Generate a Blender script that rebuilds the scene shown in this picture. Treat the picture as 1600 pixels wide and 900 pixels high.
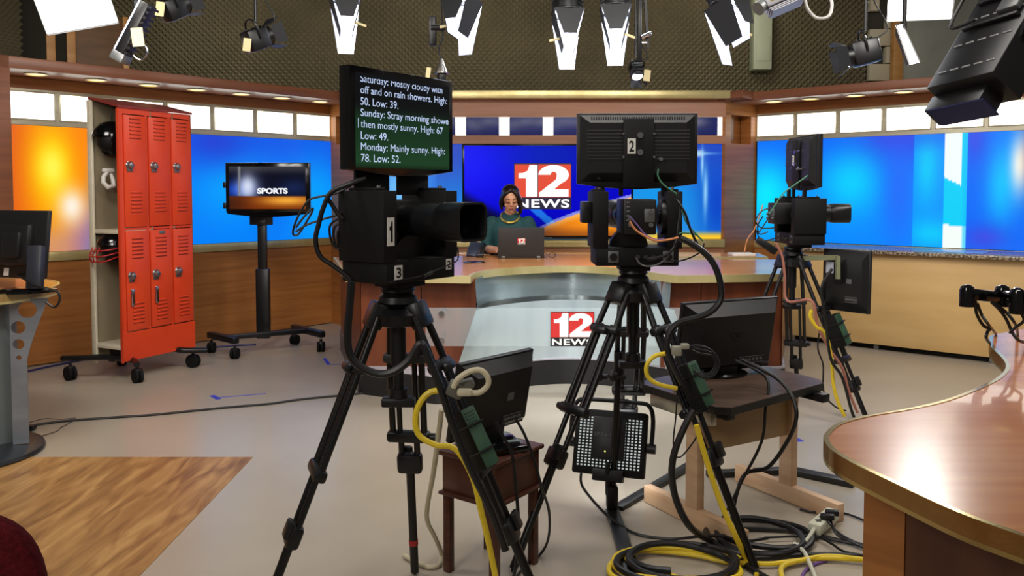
import bpy, bmesh, math, random
from mathutils import Vector as V, Matrix as Mx
random.seed(7)
S = bpy.context.scene
COL = S.collection
PI = math.pi
for o in list(bpy.data.objects): bpy.data.objects.remove(o, do_unlink=True)

# ---------------------------------------------------------------- camera, world, exposure
F, PX, PY, CH = 1300.0, 800.0, 359.0, 1.40
PIT = math.atan((359 - 298) / F)
cam_d = bpy.data.cameras.new('camera'); cam = bpy.data.objects.new('camera', cam_d); COL.objects.link(cam)
cam_d.sensor_fit = 'HORIZONTAL'; cam_d.sensor_width = 36; cam_d.lens = F / 1600 * 36
cam_d.shift_y = -(450 - PY) / 1600; cam_d.clip_start = .05
cam.location = (0, 0, CH); cam.rotation_euler = (PI / 2 - PIT, 0, 0)
S.camera = cam
S.view_settings.view_transform = 'Standard'; S.view_settings.look = 'None'
S.view_settings.gamma = 1; S.view_settings.use_curve_mapping = False
S.view_settings.exposure = 0.0
wd = bpy.data.worlds.new('world'); S.world = wd; wd.use_nodes = True
wd.node_tree.nodes['Background'].inputs[0].default_value = (1.0, .93, .85, 1)
wd.node_tree.nodes['Background'].inputs[1].default_value = 0.11

def aim(o, tgt):
    o.rotation_euler = (V(tgt) - V(o.location)).to_track_quat('-Z', 'Y').to_euler()
def area(name, loc, tgt, sx, sy, w, col=(1, .95, .88), spread=PI):
    l = bpy.data.lights.new(name, 'AREA'); l.shape = 'RECTANGLE'; l.size = sx; l.size_y = sy; l.energy = w; l.color = col; l.spread = spread
    o = bpy.data.objects.new(name, l); COL.objects.link(o); o.location = loc; aim(o, tgt); return o
def spot(name, loc, tgt, w, ang, col=(1, .95, .9), blend=.5, rad=.08):
    l = bpy.data.lights.new(name, 'SPOT'); l.energy = w; l.spot_size = math.radians(ang); l.spot_blend = blend; l.shadow_soft_size = rad; l.color = col
    o = bpy.data.objects.new(name, l); COL.objects.link(o); o.location = loc; aim(o, tgt); return o
# unseen soft area lamps above the frame, for the general studio light
area('soft_fill', (-2.2, 3.2, 3.5), (-2.2, 6.6, .9), 1.2, .8, 56)
area('soft_fill', (.3, 3.0, 3.6), (.3, 6.6, .7), 1.6, .8, 62)
area('soft_fill', (2.6, 3.4, 3.5), (3.0, 6.6, .8), 1.2, .8, 70)
area('soft_fill', (-1.5, .6, 3.4), (-1.2, 3.6, 0), 1.2, .8, 17)
area('soft_fill', (1.8, .6, 3.4), (1.2, 3.6, 0), 1.2, .8, 17)
area('soft_fill', (-2.2, -.8, 2.7), (.9, 2.2, .5), 1.0, .7, 46)  # unseen lamp added behind the camera to brighten the near desk base
spot('desk_fill', (-.3, 3.9, 3.5), (.3, 5.9, .4), 220, 42, (.86, .93, 1), .7, .15)  # two unseen cool spots added to brighten the desk front
spot('desk_fill', (1.3, 3.9, 3.5), (.6, 5.9, .4), 220, 42, (.86, .93, 1), .7, .15)
for x_ in (-3.2, -.6, 2.2): area('foam_fill', (x_, 8.7, 3.65), (x_, 10.3, 2.7), .8, .3, 11, (1, .96, .86))  # unseen lamps added to lift the dark foam
area('soft_fill', (.6, 6.2, 3.4), (.6, 5.0, 0), 2.2, .6, 34, (.95, .97, 1))

# ---------------------------------------------------------------- helpers
def at(px, py, Y):                       # the point seen at a pixel, at distance Y ahead
    c, s = math.cos(PIT), math.sin(PIT)
    a, b = (px - PX) / F, (PY - py) / F
    d = V((a, c + b * s, -s + b * c)); d *= Y / d.y
    return V((d.x, d.y, CH + d.z))
def gnd(px, py, z=0.0):                  # the point seen at a pixel, on the level z
    p = at(px, py, 1.0); k = (z - CH) / (p.z - CH)
    return V((p.x * k, k, z))
def frame(loc, rz=0, rx=0, ry=0):
    return Mx.Translation(V(loc)) @ Mx.Rotation(rz, 4, 'Z') @ Mx.Rotation(rx, 4, 'X') @ Mx.Rotation(ry, 4, 'Y')
def basis(o, x, y, z):
    m = Mx.Identity(4)
    for i, a in enumerate((x, y, z)):
        for j in range(3): m[j][i] = a[j]
    m.translation = V(o); return m
def spline(pts, n=8, closed=False):
    pts = [V(p) for p in pts]; N = len(pts); out = []
    for i in range(N if closed else N - 1):
        if closed: p0, p1, p2, p3 = pts[i - 1], pts[i], pts[(i + 1) % N], pts[(i + 2) % N]
        else: p0, p1, p2, p3 = pts[max(i - 1, 0)], pts[i], pts[i + 1], pts[min(i + 2, N - 1)]
        for k in range(n):
            t = k / n
            out.append(.5 * ((2 * p1) + (p2 - p0) * t + (2 * p0 - 5 * p1 + 4 * p2 - p3) * t * t + (3 * p1 - p0 - 3 * p2 + p3) * t ** 3))
    if not closed: out.append(pts[-1])
    return out
W = {}
class MB:
    def __init__(s, M=None): s.v = []; s.f = []; s.m = []; s.M = M.copy() if M else Mx.Identity(4); s.mi = 0
    def raw(s, vs, fs, T=None):
        n = len(s.v); T = s.M @ T if T is not None else s.M
        s.v += [T @ V(p) for p in vs]; s.f += [tuple(i + n for i in f) for f in fs]; s.m += [s.mi] * len(fs); return s
    def bm(s, b, T=None):
        b.verts.index_update()
        s.raw([v.co.copy() for v in b.verts], [[v.index for v in f.verts] for f in b.faces], T); b.free(); return s
    def box(s, c, d, bev=0, rot=None, seg=2, T=None):
        b = bmesh.new(); bmesh.ops.create_cube(b, size=1, matrix=Mx.Diagonal((d[0], d[1], d[2], 1)))
        if bev: bmesh.ops.bevel(b, geom=list(b.edges), offset=bev, segments=seg, profile=.5, affect='EDGES', clamp_overlap=True)
        R = Mx.Translation(V(c)) @ (rot.to_4x4() if rot else Mx.Identity(4))
        return s.bm(b, T @ R if T is not None else R)
    def bar(s, a, b_, w, h, up=(0, 0, 1), bev=0):       # box from a to b with width w and height h
        a, b_ = V(a), V(b_); y = (b_ - a); L = y.length; y = y / L; up = V(up)
        x = y.cross(up)
        if x.length < 1e-4: x = y.cross(V((1, 0, 0)))
        x.normalize(); z = x.cross(y)
        return s.box((0, 0, 0), (w, L, h), bev, T=basis((a + b_) / 2, x, y, z))
    def cyl(s, a, b_, r0, r1=None, n=16, cap=True):
        a, b_ = V(a), V(b_); r1 = r0 if r1 is None else r1; z = (b_ - a).normalized()
        x = z.orthogonal().normalized(); y = z.cross(x); vs = []
        for p, r in ((a, r0), (b_, r1)):
            for i in range(n): t = 2 * PI * i / n; vs.append(p + (x * math.cos(t) + y * math.sin(t)) * r)
        fs = [(i, (i + 1) % n, n + (i + 1) % n, n + i) for i in range(n)]
        if cap: fs += [tuple(range(n - 1, -1, -1)), tuple(range(n, 2 * n))]
        return s.raw(vs, fs)
    def tube(s, pts, r, n=8, sm=0, closed=False):
        pts = spline(pts, sm, closed) if sm else [V(p) for p in pts]
        P = [pts[0]]
        for p in pts[1:]:
            if (p - P[-1]).length > 1e-5: P.append(p)
        pts = P; N = len(pts); vs = []; nrm = None
        for i, p in enumerate(pts):
            if closed: t = pts[(i + 1) % N] - pts[i - 1]
            else: t = pts[min(i + 1, N - 1)] - pts[max(i - 1, 0)]
            t.normalize()
            nrm = t.orthogonal() if nrm is None else nrm - t * nrm.dot(t)
            if nrm.length < 1e-5: nrm = t.orthogonal()
            nrm.normalize(); b = t.cross(nrm)
            rr = r[i] if isinstance(r, (list, tuple)) else r
            for k in range(n): a = 2 * PI * k / n; vs.append(p + (nrm * math.cos(a) + b * math.sin(a)) * rr)
        fs = []
        for i in range(N if closed else N - 1):
            j = (i + 1) % N
            for k in range(n): fs.append((i * n + k, i * n + (k + 1) % n, j * n + (k + 1) % n, j * n + k))
        if not closed: fs += [tuple(range(n - 1, -1, -1)), tuple(range((N - 1) * n, N * n))]
        return s.raw(vs, fs)
    def lathe(s, prof, n=24, T=None):
        vs = []; fs = []
        for r, z in prof:
            for k in range(n): a = 2 * PI * k / n; vs.append((r * math.cos(a), r * math.sin(a), z))
        for i in range(len(prof) - 1):
            for k in range(n): fs.append((i * n + k, i * n + (k + 1) % n, (i + 1) * n + (k + 1) % n, (i + 1) * n + k))
        if prof[0][0] > 1e-6: fs.append(tuple(range(n - 1, -1, -1)))
        if prof[-1][0] > 1e-6: fs.append(tuple(range((len(prof) - 1) * n, len(prof) * n)))
        return s.raw(vs, fs, T)
    def ball(s, c, r, n=20, T=None):
        r = (r, r, r) if isinstance(r, (int, float)) else r
        b = bmesh.new(); bmesh.ops.create_uvsphere(b, u_segments=n, v_segments=max(8, n * 2 // 3), radius=1)
        R = Mx.Translation(V(c)) @ Mx.Diagonal((r[0], r[1], r[2], 1))
        return s.bm(b, T @ R if T is not None else R)
    def prism(s, poly, z0, z1, T=None, bev=0):          # polygon in local XY, extruded z0..z1
        b = bmesh.new(); n = len(poly)
        lo = [b.verts.new((p[0], p[1], z0)) for p in poly]; hi = [b.verts.new((p[0], p[1], z1)) for p in poly]
        b.faces.new(list(reversed(lo))); b.faces.new(hi)
        for i in range(n): b.faces.new((lo[i], lo[(i + 1) % n], hi[(i + 1) % n], hi[i]))
        bmesh.ops.recalc_face_normals(b, faces=list(b.faces))
        if bev:
            bmesh.ops.bevel(b, geom=[e for e in b.edges if abs(e.verts[0].co.z - e.verts[1].co.z) < 1e-6], offset=bev, segments=2, profile=.5, affect='EDGES', clamp_overlap=True)
        return s.bm(b, T)
    def quad(s, *p): return s.raw(p, [tuple(range(len(p)))])
    def plate(s, p, th):                                  # quad/polygon with thickness th behind its face
        p = [V(q) for q in p]; nn = (p[1] - p[0]).cross(p[2] - p[0]).normalized() * th; n = len(p)
        return s.raw(p + [q - nn for q in p], [tuple(range(n)), tuple(range(2 * n - 1, n - 1, -1))] + [(i, n + i, n + (i + 1) % n, (i + 1) % n) for i in range(n)])
    def ribbon(s, pts, z0, z1, th, inward=1):             # vertical band following a plan line
        pts = [V((p[0], p[1], 0)) for p in pts]; N = len(pts); off = []
        for i in range(N):
            t = (pts[min(i + 1, N - 1)] - pts[max(i - 1, 0)]).normalized(); off.append(pts[i] + V((-t.y, t.x, 0)) * th * inward)
        vs = []
        for a, b in zip(pts, off): vs += [(a.x, a.y, z0), (a.x, a.y, z1), (b.x, b.y, z1), (b.x, b.y, z0)]
        fs = [(i * 4 + k, i * 4 + (k + 1) % 4, i * 4 + 4 + (k + 1) % 4, i * 4 + 4 + k) for i in range(N - 1) for k in range(4)]
        fs += [(0, 1, 2, 3), ((N - 1) * 4 + 3, (N - 1) * 4 + 2, (N - 1) * 4 + 1, (N - 1) * 4)]
        return s.raw(vs, fs)
    def text(s, body, T, w=None, h=None, size=.1, bold=0, depth=.001, align='CENTER', gap=1.0):   # text in local XY of T
        cu = bpy.data.curves.new('t', 'FONT'); cu.body = body; cu.size = 1; cu.offset = bold; cu.extrude = 0; cu.resolution_u = 4; cu.space_character = gap; cu.align_x = 'LEFT'
        ob = bpy.data.objects.new('t', cu); COL.objects.link(ob)
        dg = bpy.context.evaluated_depsgraph_get(); me = bpy.data.meshes.new_from_object(ob.evaluated_get(dg))
        vs = [v.co.copy() for v in me.vertices]; fs = [tuple(p.vertices) for p in me.polygons]
        bpy.data.objects.remove(ob, do_unlink=True); bpy.data.curves.remove(cu); bpy.data.meshes.remove(me)
        if not vs: return s
        x0, x1 = min(v.x for v in vs), max(v.x for v in vs); y0, y1 = min(v.y for v in vs), max(v.y for v in vs)
        if w: kx = w / (x1 - x0); ky = h / (y1 - y0); ox, oy = (x0 + x1) / 2, (y0 + y1) / 2
        else: kx = ky = size; ox = (x0 + x1) / 2 if align == 'CENTER' else x0; oy = 0
        return s.raw([((v.x - ox) * kx, (v.y - oy) * ky, depth) for v in vs], fs, T)
    def build(s, name, mat, parent=None, sharp=35, loc=None):
        vs = s.v
        if parent is not None: Mi = W[parent].inverted()
        else:
            if loc is None:
                loc = V(((min(v.x for v in vs) + max(v.x for v in vs)) / 2, (min(v.y for v in vs) + max(v.y for v in vs)) / 2, min(v.z for v in vs)))
            Mi = Mx.Translation(-V(loc))
        me = bpy.data.meshes.new(name); me.from_pydata([Mi @ v for v in vs], [], s.f)
        mats = mat if isinstance(mat, (list, tuple)) else [mat]
        for m in mats: me.materials.append(m)
        me.polygons.foreach_set('material_index', s.m); me.polygons.foreach_set('use_smooth', [True] * len(s.f))
        me.set_sharp_from_angle(angle=math.radians(sharp)); me.update()
        o = bpy.data.objects.new(name, me); COL.objects.link(o)
        if parent is not None: o.parent = parent; W[o] = W[parent].copy()
        else: o.location = loc; W[o] = Mx.Translation(V(loc))
        return o
def tag(o, label, cat, group=None, kind=None):
    if label: o['label'] = label
    if cat: o['category'] = cat
    if group: o['group'] = group
    if kind: o['kind'] = kind
    return o
def struct(o): o['kind'] = 'structure'; return o
def thing(name, label, cat, loc=(0, 0, 0), rz=0, group=None):
    o = bpy.data.objects.new(name, None); COL.objects.link(o); o.empty_display_size = .05
    o.location = loc; o.rotation_euler = (0, 0, rz); W[o] = Mx.Translation(V(loc)) @ Mx.Rotation(rz, 4, 'Z')
    return tag(o, label, cat, group)
def move(o, loc, rz=0, rx=0, ry=0):
    o.location = loc; o.rotation_euler = (rx, ry, rz)
def dup(o, loc=None, rz=None, label=None, group=None, parent=None):
    c = o.copy(); COL.objects.link(c)
    if parent is not None: c.parent = parent
    if loc is not None: c.location = loc
    if rz is not None: c.rotation_euler = (0, 0, rz)
    if label: c['label'] = label
    if group: c['group'] = group
    for ch in list(o.children): dup(ch, parent=c)
    return c

# ---------------------------------------------------------------- materials
def lin(c):
    return tuple(((x / 255) / 12.92 if x / 255 <= .04045 else ((x / 255 + .055) / 1.055) ** 2.4) for x in c)
def mat(name, c, rough=.5, metal=0, spec=.5, coat=0, em=None, es=0, alpha=1, trans=0):
    m = bpy.data.materials.new(name); m.use_nodes = True; b = m.node_tree.nodes['Principled BSDF']
    b.inputs['Base Color'].default_value = (*lin(c), 1); b.inputs['Roughness'].default_value = rough; b.inputs['Metallic'].default_value = metal
    b.inputs['Specular IOR Level'].default_value = spec; b.inputs['Coat Weight'].default_value = coat
    if em: b.inputs['Emission Color'].default_value = (*lin(em), 1); b.inputs['Emission Strength'].default_value = es
    if alpha < 1: b.inputs['Alpha'].default_value = alpha
    if trans: b.inputs['Transmission Weight'].default_value = trans
    return m
def noisy(name, c1, c2, scale=(8, 8, 8), rough=.5, metal=0, detail=4, p0=.35, p1=.65, rot=0, spec=.5, coat=0, bump=0, dist=0, c3=None):
    m = mat(name, c1, rough, metal, spec, coat); nt = m.node_tree; N = nt.nodes; L = nt.links; b = N['Principled BSDF']
    tc = N.new('ShaderNodeTexCoord'); mp = N.new('ShaderNodeMapping'); mp.inputs['Scale'].default_value = scale; mp.inputs['Rotation'].default_value = (0, 0, rot)
    nz = N.new('ShaderNodeTexNoise'); nz.inputs['Scale'].default_value = 1; nz.inputs['Detail'].default_value = detail; nz.inputs['Distortion'].default_value = dist
    cr = N.new('ShaderNodeValToRGB'); e = cr.color_ramp.elements; e[0].position = p0; e[1].position = p1
    e[0].color = (*lin(c1), 1); e[1].color = (*lin(c2), 1)
    if c3: k = e.new((p0 + p1) / 2); k.color = (*lin(c3), 1)
    L.new(tc.outputs['Object'], mp.inputs['Vector']); L.new(mp.outputs[0], nz.inputs['Vector']); L.new(nz.outputs['Fac'], cr.inputs[0]); L.new(cr.outputs[0], b.inputs['Base Color'])
    if bump:
        bp = N.new('ShaderNodeBump'); bp.inputs['Strength'].default_value = bump; bp.inputs['Distance'].default_value = .01
        L.new(nz.outputs['Fac'], bp.inputs['Height']); L.new(bp.outputs[0], b.inputs['Normal'])
    return m
def glow(name, c, s):
    return mat(name, (20, 20, 20), .4, em=c, es=s)
def colmat(name, s, rough=.3, spec=.3):
    m = mat(name, (0, 0, 0), rough, spec=spec); nt = m.node_tree; a = nt.nodes.new('ShaderNodeAttribute'); a.attribute_name = 'Col'
    b = nt.nodes['Principled BSDF']; nt.links.new(a.outputs['Color'], b.inputs['Emission Color']); b.inputs['Emission Strength'].default_value = s
    return m
def picture(name, T, w, h, fn, mt, parent=None, nx=120, ny=60, loc=None):
    # a lit picture: grid in local XY of T (0..w, 0..h), colours from fn(u, v)
    vs = [(w * i / nx, h * j / ny, 0) for j in range(ny + 1) for i in range(nx + 1)]
    fs = [(j * (nx + 1) + i, j * (nx + 1) + i + 1, (j + 1) * (nx + 1) + i + 1, (j + 1) * (nx + 1) + i) for j in range(ny) for i in range(nx)]
    b = MB(T); b.raw(vs, fs); o = b.build(name, mt, parent, loc=loc)
    at_ = o.data.color_attributes.new('Col', 'FLOAT_COLOR', 'POINT'); cs = []
    for j in range(ny + 1):
        for i in range(nx + 1):
            c = lin([min(255, max(0, x)) for x in fn(i / nx, j / ny)]); cs += [c[0], c[1], c[2], 1]
    at_.data.foreach_set('color', cs); return o
def mix(a, b, t): t = min(1, max(0, t)); return tuple(x + (y - x) * t for x, y in zip(a, b))
def sst(a, b, x): t = min(1, max(0, (x - a) / (b - a))); return t * t * (3 - 2 * t)
def gau(x, y, cx, cy, sx, sy): return math.exp(-((x - cx) / sx) ** 2 - ((y - cy) / sy) ** 2)

BLACK = mat('black_plastic', (16, 16, 17), .42)
BLACKM = mat('black_matte', (12, 12, 13), .6, spec=.3)
BLACKG = mat('black_gloss', (10, 10, 11), .12)
BLACKP = mat('black_powder_metal', (17, 17, 19), .36)
TUBE = mat('black_tube', (10, 10, 11), .33)
RUBBER = mat('rubber', (20, 20, 20), .8, spec=.2)
DKGREY = mat('dark_grey', (52, 52, 52), .5)
GREY = mat('grey_metal', (120, 122, 122), .4, .6)
CHROME = mat('chrome', (200, 200, 205), .18, 1)
STEELTXT = mat('white_paint', (228, 228, 226), .5)
WHITE = mat('white_plastic', (225, 222, 214), .45)
CREAM = noisy('cream_paint', (206, 196, 170), (220, 212, 190), (6, 6, 6), .5)
BEIGECORD = mat('beige_cord', (196, 186, 156), .5)
YELLOW = mat('yellow_cable', (226, 196, 44), .42)
GREEN = noisy('green_panel', (40, 72, 52), (54, 88, 64), (12, 12, 12), .55)
RED = mat('logo_red', (205, 42, 38), .4)
GOLD = noisy('brushed_gold', (226, 210, 152), (206, 188, 126), (5, 5, .5), .34, .6, spec=.6)
WOOD = noisy('orange_wood', (172, 112, 58), (150, 94, 46), (1.2, 1.2, 26), .34, detail=5, spec=.45)
WOODP = noisy('pink_brown_wood', (176, 122, 88), (160, 106, 74), (1.0, 1.0, 20), .36, detail=5)
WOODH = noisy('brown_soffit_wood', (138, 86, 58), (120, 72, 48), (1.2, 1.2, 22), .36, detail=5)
DESKTOP = noisy('desk_top_wood', (206, 142, 84), (186, 122, 68), (1.2, 20, 20), .22, detail=5, spec=.5, coat=.25)
DESKRED = noisy('desk_red_wood', (118, 60, 34), (100, 50, 28), (16, 16, 1.0), .34, detail=5)
PLY = noisy('plywood', (226, 188, 126), (214, 174, 112), (1.4, 1.4, 7), .45, detail=5)
PINE = noisy('pine_board', (206, 172, 138), (192, 154, 118), (3, 3, 24), .5, detail=4)
GOLDM = noisy('polished_brass', (206, 184, 124), (178, 156, 98), (3, 3, .5), .2, .95, spec=.6)
STEEL = noisy('brushed_steel', (190, 204, 208), (168, 184, 190), (1.5, 1.5, 30), .22, .8)
GLOWW = glow('lit_white', (255, 250, 236), 2.6)
LAMP = glow('lamp_face', (255, 255, 255), 18)
# ================================================================ the setting
FLOOR = noisy('beige_vinyl', (176, 165, 149), (164, 154, 138), (.9, .9, .9), .27, detail=6, spec=.35)
PLANK = noisy('plank_vinyl', (124, 86, 50), (184, 142, 88), (15, 2.6, 1), .42, detail=8, p0=.33, p1=.67, rot=-.3, dist=.9, c3=(158, 116, 68))
struct(MB().box((0, 5, -.05), (13, 14, .1)).build('floor', FLOOR))
struct(MB().prism([(-5.2, .2), (-1.338, .2), (-1.362, 4.31), (-5.2, 4.31)], 0, .003).build('floor_inset', PLANK))
CEIL = mat('ceiling_dark', (60, 58, 54), .9)
struct(MB().box((0, 5, 4.35), (13, 14, .1)).build('ceiling', CEIL))
# dimpled foam on the back wall: rows of small pyramids
FOAM = noisy('foam', (122, 113, 88), (134, 124, 98), (2, 2, 2), .95, spec=.1)
CONC = noisy('painted_block', (206, 196, 168), (192, 182, 154), (3, 3, 3), .7)
def foam(name, M, w, h, q=.038, d=.06):
    nx, nz = int(w / q), int(h / q)
    vs = [(i * q, -d if (i + j) % 2 == 0 else 0, j * q) for j in range(nz + 1) for i in range(nx + 1)]; fs = []
    for j in range(nz):
        for i in range(nx):
            a = j * (nx + 1) + i; b_, c, e = a + 1, a + nx + 2, a + nx + 1
            fs += [(a, b_, c), (a, c, e)] if (i + j) % 2 else [(a, b_, e), (b_, c, e)]
    b = MB(M); b.raw(vs, fs); return struct(b.build(name, FOAM, sharp=5))
foam('wall_back', frame((-5.4, 10.3, 1.9)), 9.75, 2.4)
struct(MB().box((0, 10.42, 2.15), (13, .16, 4.3)).build('wall_back_concrete', noisy('dark_wall', (66, 62, 52), (74, 70, 60), (2, 2, 2), .9)))
foam('wall_left_foam', basis((-6.2, 6.9, 2.2), V((.2, .98, 0)).normalized(), V((-.98, .2, 0)).normalized(), (0, 0, 1)), 2.8, 2.1)
# block wall and a timber framed metal hatch at the right of the foam
B = MB()
for r in range(11):
    for k in range(9):
        B.box((4.55 + .41 * k + (.2 if r % 2 else 0), 10.25, 2.0 + .21 * r), (.4, .1, .2), .006)
struct(B.build('wall_back_block', CONC))
hat = thing('wall_hatch', 'timber framed grey metal hatch on the pale block wall', 'hatch', (5.3, 10.1, 2.4))
TIMB = noisy('timber', (206, 150, 84), (188, 130, 66), (3, 3, 14), .5)
b = MB(); b.box((4.64, 10.12, 3.15), (.12, .1, 1.6), .008).box((6.4, 10.12, 3.15), (.12, .1, 1.6), .008).box((5.5, 10.12, 2.46), (1.9, .1, .22), .008); b.build('frame', TIMB, hat)
b = MB(); b.box((5.5, 10.13, 3.2), (1.62, .05, 1.3), .01)
for i in range(7): b.cyl((4.8 + .22 * i, 10.105, 2.6), (4.8 + .22 * i, 10.095, 2.6), .012, n=8)
b.build('panel', noisy('galvanised', (168, 168, 156), (156, 156, 144), (3, 3, 3), .42, .3), hat)
# conduit box on the foam, behind a lamp
cb = MB(); cb.box((3.0, 10.14, 3.6), (.22, .2, 1.5), .01).box((3.0, 10.03, 3.1), (.16, .01, .3), .003); o = cb.build('conduit_box', mat('pale_green_metal', (176, 182, 152), .5)); tag(o, 'tall pale green metal conduit box on the foam wall', 'conduit box')
# timber crate ends stored on top of the left set wall
tb = thing('timber_rack', 'open timber rack standing behind the left wall top', 'rack', (-3.75, 7.55, 2.1))
Mt = frame((-3.83, 7.55, 2.1), math.radians(35))
for x in (-.28, -.12): MB(Mt).box((x, 0, .42), (.07, .04, .95), .004).build('upright', TIMB, tb)
MB(Mt).box((.12, .03, .5), (.42, .03, .75), .004).build('board', noisy('brown_board', (120, 84, 50), (104, 72, 42), (3, 3, 14), .6), tb)
MB(Mt).box((.33, 0, .42), (.05, .04, .95), .004).build('upright', TIMB, tb)
MB(Mt).box((.48, .0, .26), (.28, .05, .06), .004, rot=Mx.Rotation(.25, 3, 'Y')).build('rail', TIMB, tb)
MB(Mt).box((.6, .0, .18), (.04, .05, .26), .004).build('upright', TIMB, tb)

# ---- left set wall, frame ML: x along the wall (0 at its far end), y into the wall
ML = basis((-1.906, 8.753, 0), V((.66, .75, 0)).normalized(), V((-.75, .66, 0)).normalized(), (0, 0, 1))
MR = basis((2.558, 8.75, 0), V((.745, -.667, 0)).normalized(), V((.667, .745, 0)).normalized(), (0, 0, 1))
LIGHTPANEL = noisy('pale_metal_panel', (208, 200, 176), (190, 184, 160), (3, 3, 40), .3, .5)
def setwall(side, M, x0, x1, zr=.87):
    L = x1 - x0; c = (x0 + x1) / 2
    b = MB(M)
    b.box((c, .06, .42), (L, .12, .82)).box((c, .06, 2.245), (L, .12, .09))
    n = int(L / 1.2)
    w = b.build('wall_' + side, WOOD); struct(w)
    MB(M).box((c, .045, 1.41), (L, .05, 1.02)).build('backing', BLACKM, w)
    MB(M).box((c, .03, zr), (L, .1, .075), .004).build('gold_rail', GOLD, w)
    MB(M).box((c, .05, 2.06), (L, .1, .285)).build('light_band', LIGHTPANEL, w)
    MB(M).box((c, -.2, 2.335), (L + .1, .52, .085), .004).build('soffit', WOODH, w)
    return w
WL = setwall('left', ML, -3.2, 0)
WR = setwall('right', MR, 0, 3.3, .842)
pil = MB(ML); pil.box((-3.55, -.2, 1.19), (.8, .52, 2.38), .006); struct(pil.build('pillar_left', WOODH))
LOBE = glow('lightbox_face', (255, 250, 236), 3.2)
NUM = ['first', 'second', 'third', 'fourth', 'fifth', 'sixth', 'seventh', 'eighth', 'ninth']
def lightbox(M, x0, x1, z0, z1, label, group):
    t = thing('light_box', label, 'light box', M @ V(((x0 + x1) / 2, 0, z0)), 0, group)
    MB(M).prism([(x0 - .012, z0 - .012), (x1 + .012, z0 - .012), (x1 + .012, z1 + .012), (x0 - .012, z1 + .012)], -.004, .006, T=basis((0, 0, 0), (1, 0, 0), (0, 0, 1), (0, -1, 0)), bev=.004).build('rim', LIGHTPANEL, t)
    MB(M).box(((x0 + x1) / 2, -.008, (z0 + z1) / 2), (x1 - x0, .008, z1 - z0), .012).build('diffuser', LOBE, t)
for k in range(7):
    x1 = -.012 - .447 * k
    lightbox(ML, x1 - .395, x1, 1.968, 2.172, '%s lit white panel from the corner in the left wall band' % NUM[k], 'lit panels over the left graphic')
for k in range(7):
    x1 = .396 + .43 * k
    lightbox(MR, x1 - .378, x1, 1.968, 2.172, '%s lit white panel from the corner in the right wall band' % NUM[k], 'lit panels over the right graphic')
DL = glow('downlight_lens', (255, 226, 150), 1.5); DRIM = mat('downlight_rim', (214, 196, 150), .3, .6)
def downlight(p, label, group):
    t = thing('downlight', label, 'downlight', p, 0, group)
    b = MB(frame(p)); b.lathe([(.085, .0), (.085, -.008), (.062, -.012), (.062, 0)], 24); b.build('trim_ring', DRIM, t)
    MB(frame(p)).lathe([(.0, -.006), (.06, -.006), (.06, -.002)], 20).build('lens', DL, t)
for k, px in enumerate((503, 443, 380, 311, 237, 155, 62)):
    r = (px - 800) / 1300.; P = ML @ V((0, -.26, 0)); u = V((-.66, -.75, 0)).normalized()
    t = (r * P.y - P.x) / (u.x - r * u.y); downlight((P.x + u.x * t, P.y + u.y * t, 2.291), '%s round downlight from the corner under the left soffit' % NUM[k], 'downlights in the left soffit')
for k, px in enumerate((1207, 1264, 1333, 1408, 1490, 1575)):
    r = (px - 800) / 1300.; P = MR @ V((0, -.26, 0)); u = V((.745, -.667, 0)).normalized()
    t = (r * P.y - P.x) / (u.x - r * u.y); downlight((P.x + u.x * t, P.y + u.y * t, 2.291), '%s round downlight from the corner under the right soffit' % NUM[k], 'downlights in the right soffit')

# ---- centre wall
CX0, CX1, CY = -1.5, 2.145, 8.4
cw = MB(); cw.box((.32, CY + .06, .42), (3.65, .12, .82)).box((.32, CY + .06, 2.235), (3.65, .12, .19)).box((.32, CY + .06, 1.914), (3.65, .12, .085))
cw = cw.build('wall_center', WOODP); struct(cw)
MB().box((.32, CY + .03, .87), (3.65, .12, .08), .004).build('gold_rail', GOLD, cw)
MB().box((.32, CY - .03, 2.352), (3.7, .2, .078), .004).build('gold_rail', GOLD, cw)
MB().box((.32, CY + .08, 1.39), (3.65, .06, 1.0)).build('backing', BLACKM, cw)
MB().box((.32, CY + .06, 2.047), (3.65, .06, .19)).build('lit_strip', GLOWW, cw)
BLUEP = noisy('blue_panel', (34, 48, 132), (26, 38, 112), (6, 6, 6), .35)
for k in range(8):
    px = 592 + 68 * k; x0 = (px - 800) / 1300 * CY; x1 = (px + 52 - 800) / 1300 * CY
    o = MB().box(((x0 + x1) / 2, CY + .015, 2.047), (x1 - x0, .03, .182), .006).build('blue_panel', BLUEP)
    tag(o, '%s dark blue panel from the left in the lit strip over the screens' % NUM[k], 'panel', 'blue panels over the screens')
# angled pillars with a niche each
for nm, a, b_ in (('pillar_center_right', (2.145, 8.4), (2.56, 8.75)), ('pillar_center_left', (-1.906, 8.753), (-1.5, 8.4))):
    a, b_ = V((*a, 0)), V((*b_, 0)); x = (b_ - a).normalized(); L = (b_ - a).length; M = basis(a, x, V((-x.y, x.x, 0)), (0, 0, 1)); y0 = .06
    p = MB(M); p.box((L / 2, y0, .94), (L, .12, 1.88)).box((L / 2, y0, 2.28), (L, .12, .22)).box((.05, y0, 2.03), (.1, .12, .3)).box((L - .05, y0, 2.03), (.1, .12, .3)).box((L / 2, .16, 2.03), (L, .04, .3))
    p = p.build(nm, WOOD); struct(p)
    MB(M).box((L / 2 - .08, .1, 2.03), (.12, .04, .22)).build('niche_block', noisy('niche_brown', (110, 70, 46), (96, 60, 38), (3, 3, 12), .4), p)
    MB(M).box((L / 2, -.1, 2.345), (L + .15, .3, .075), .004).build('soffit', WOODH, p)

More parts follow.
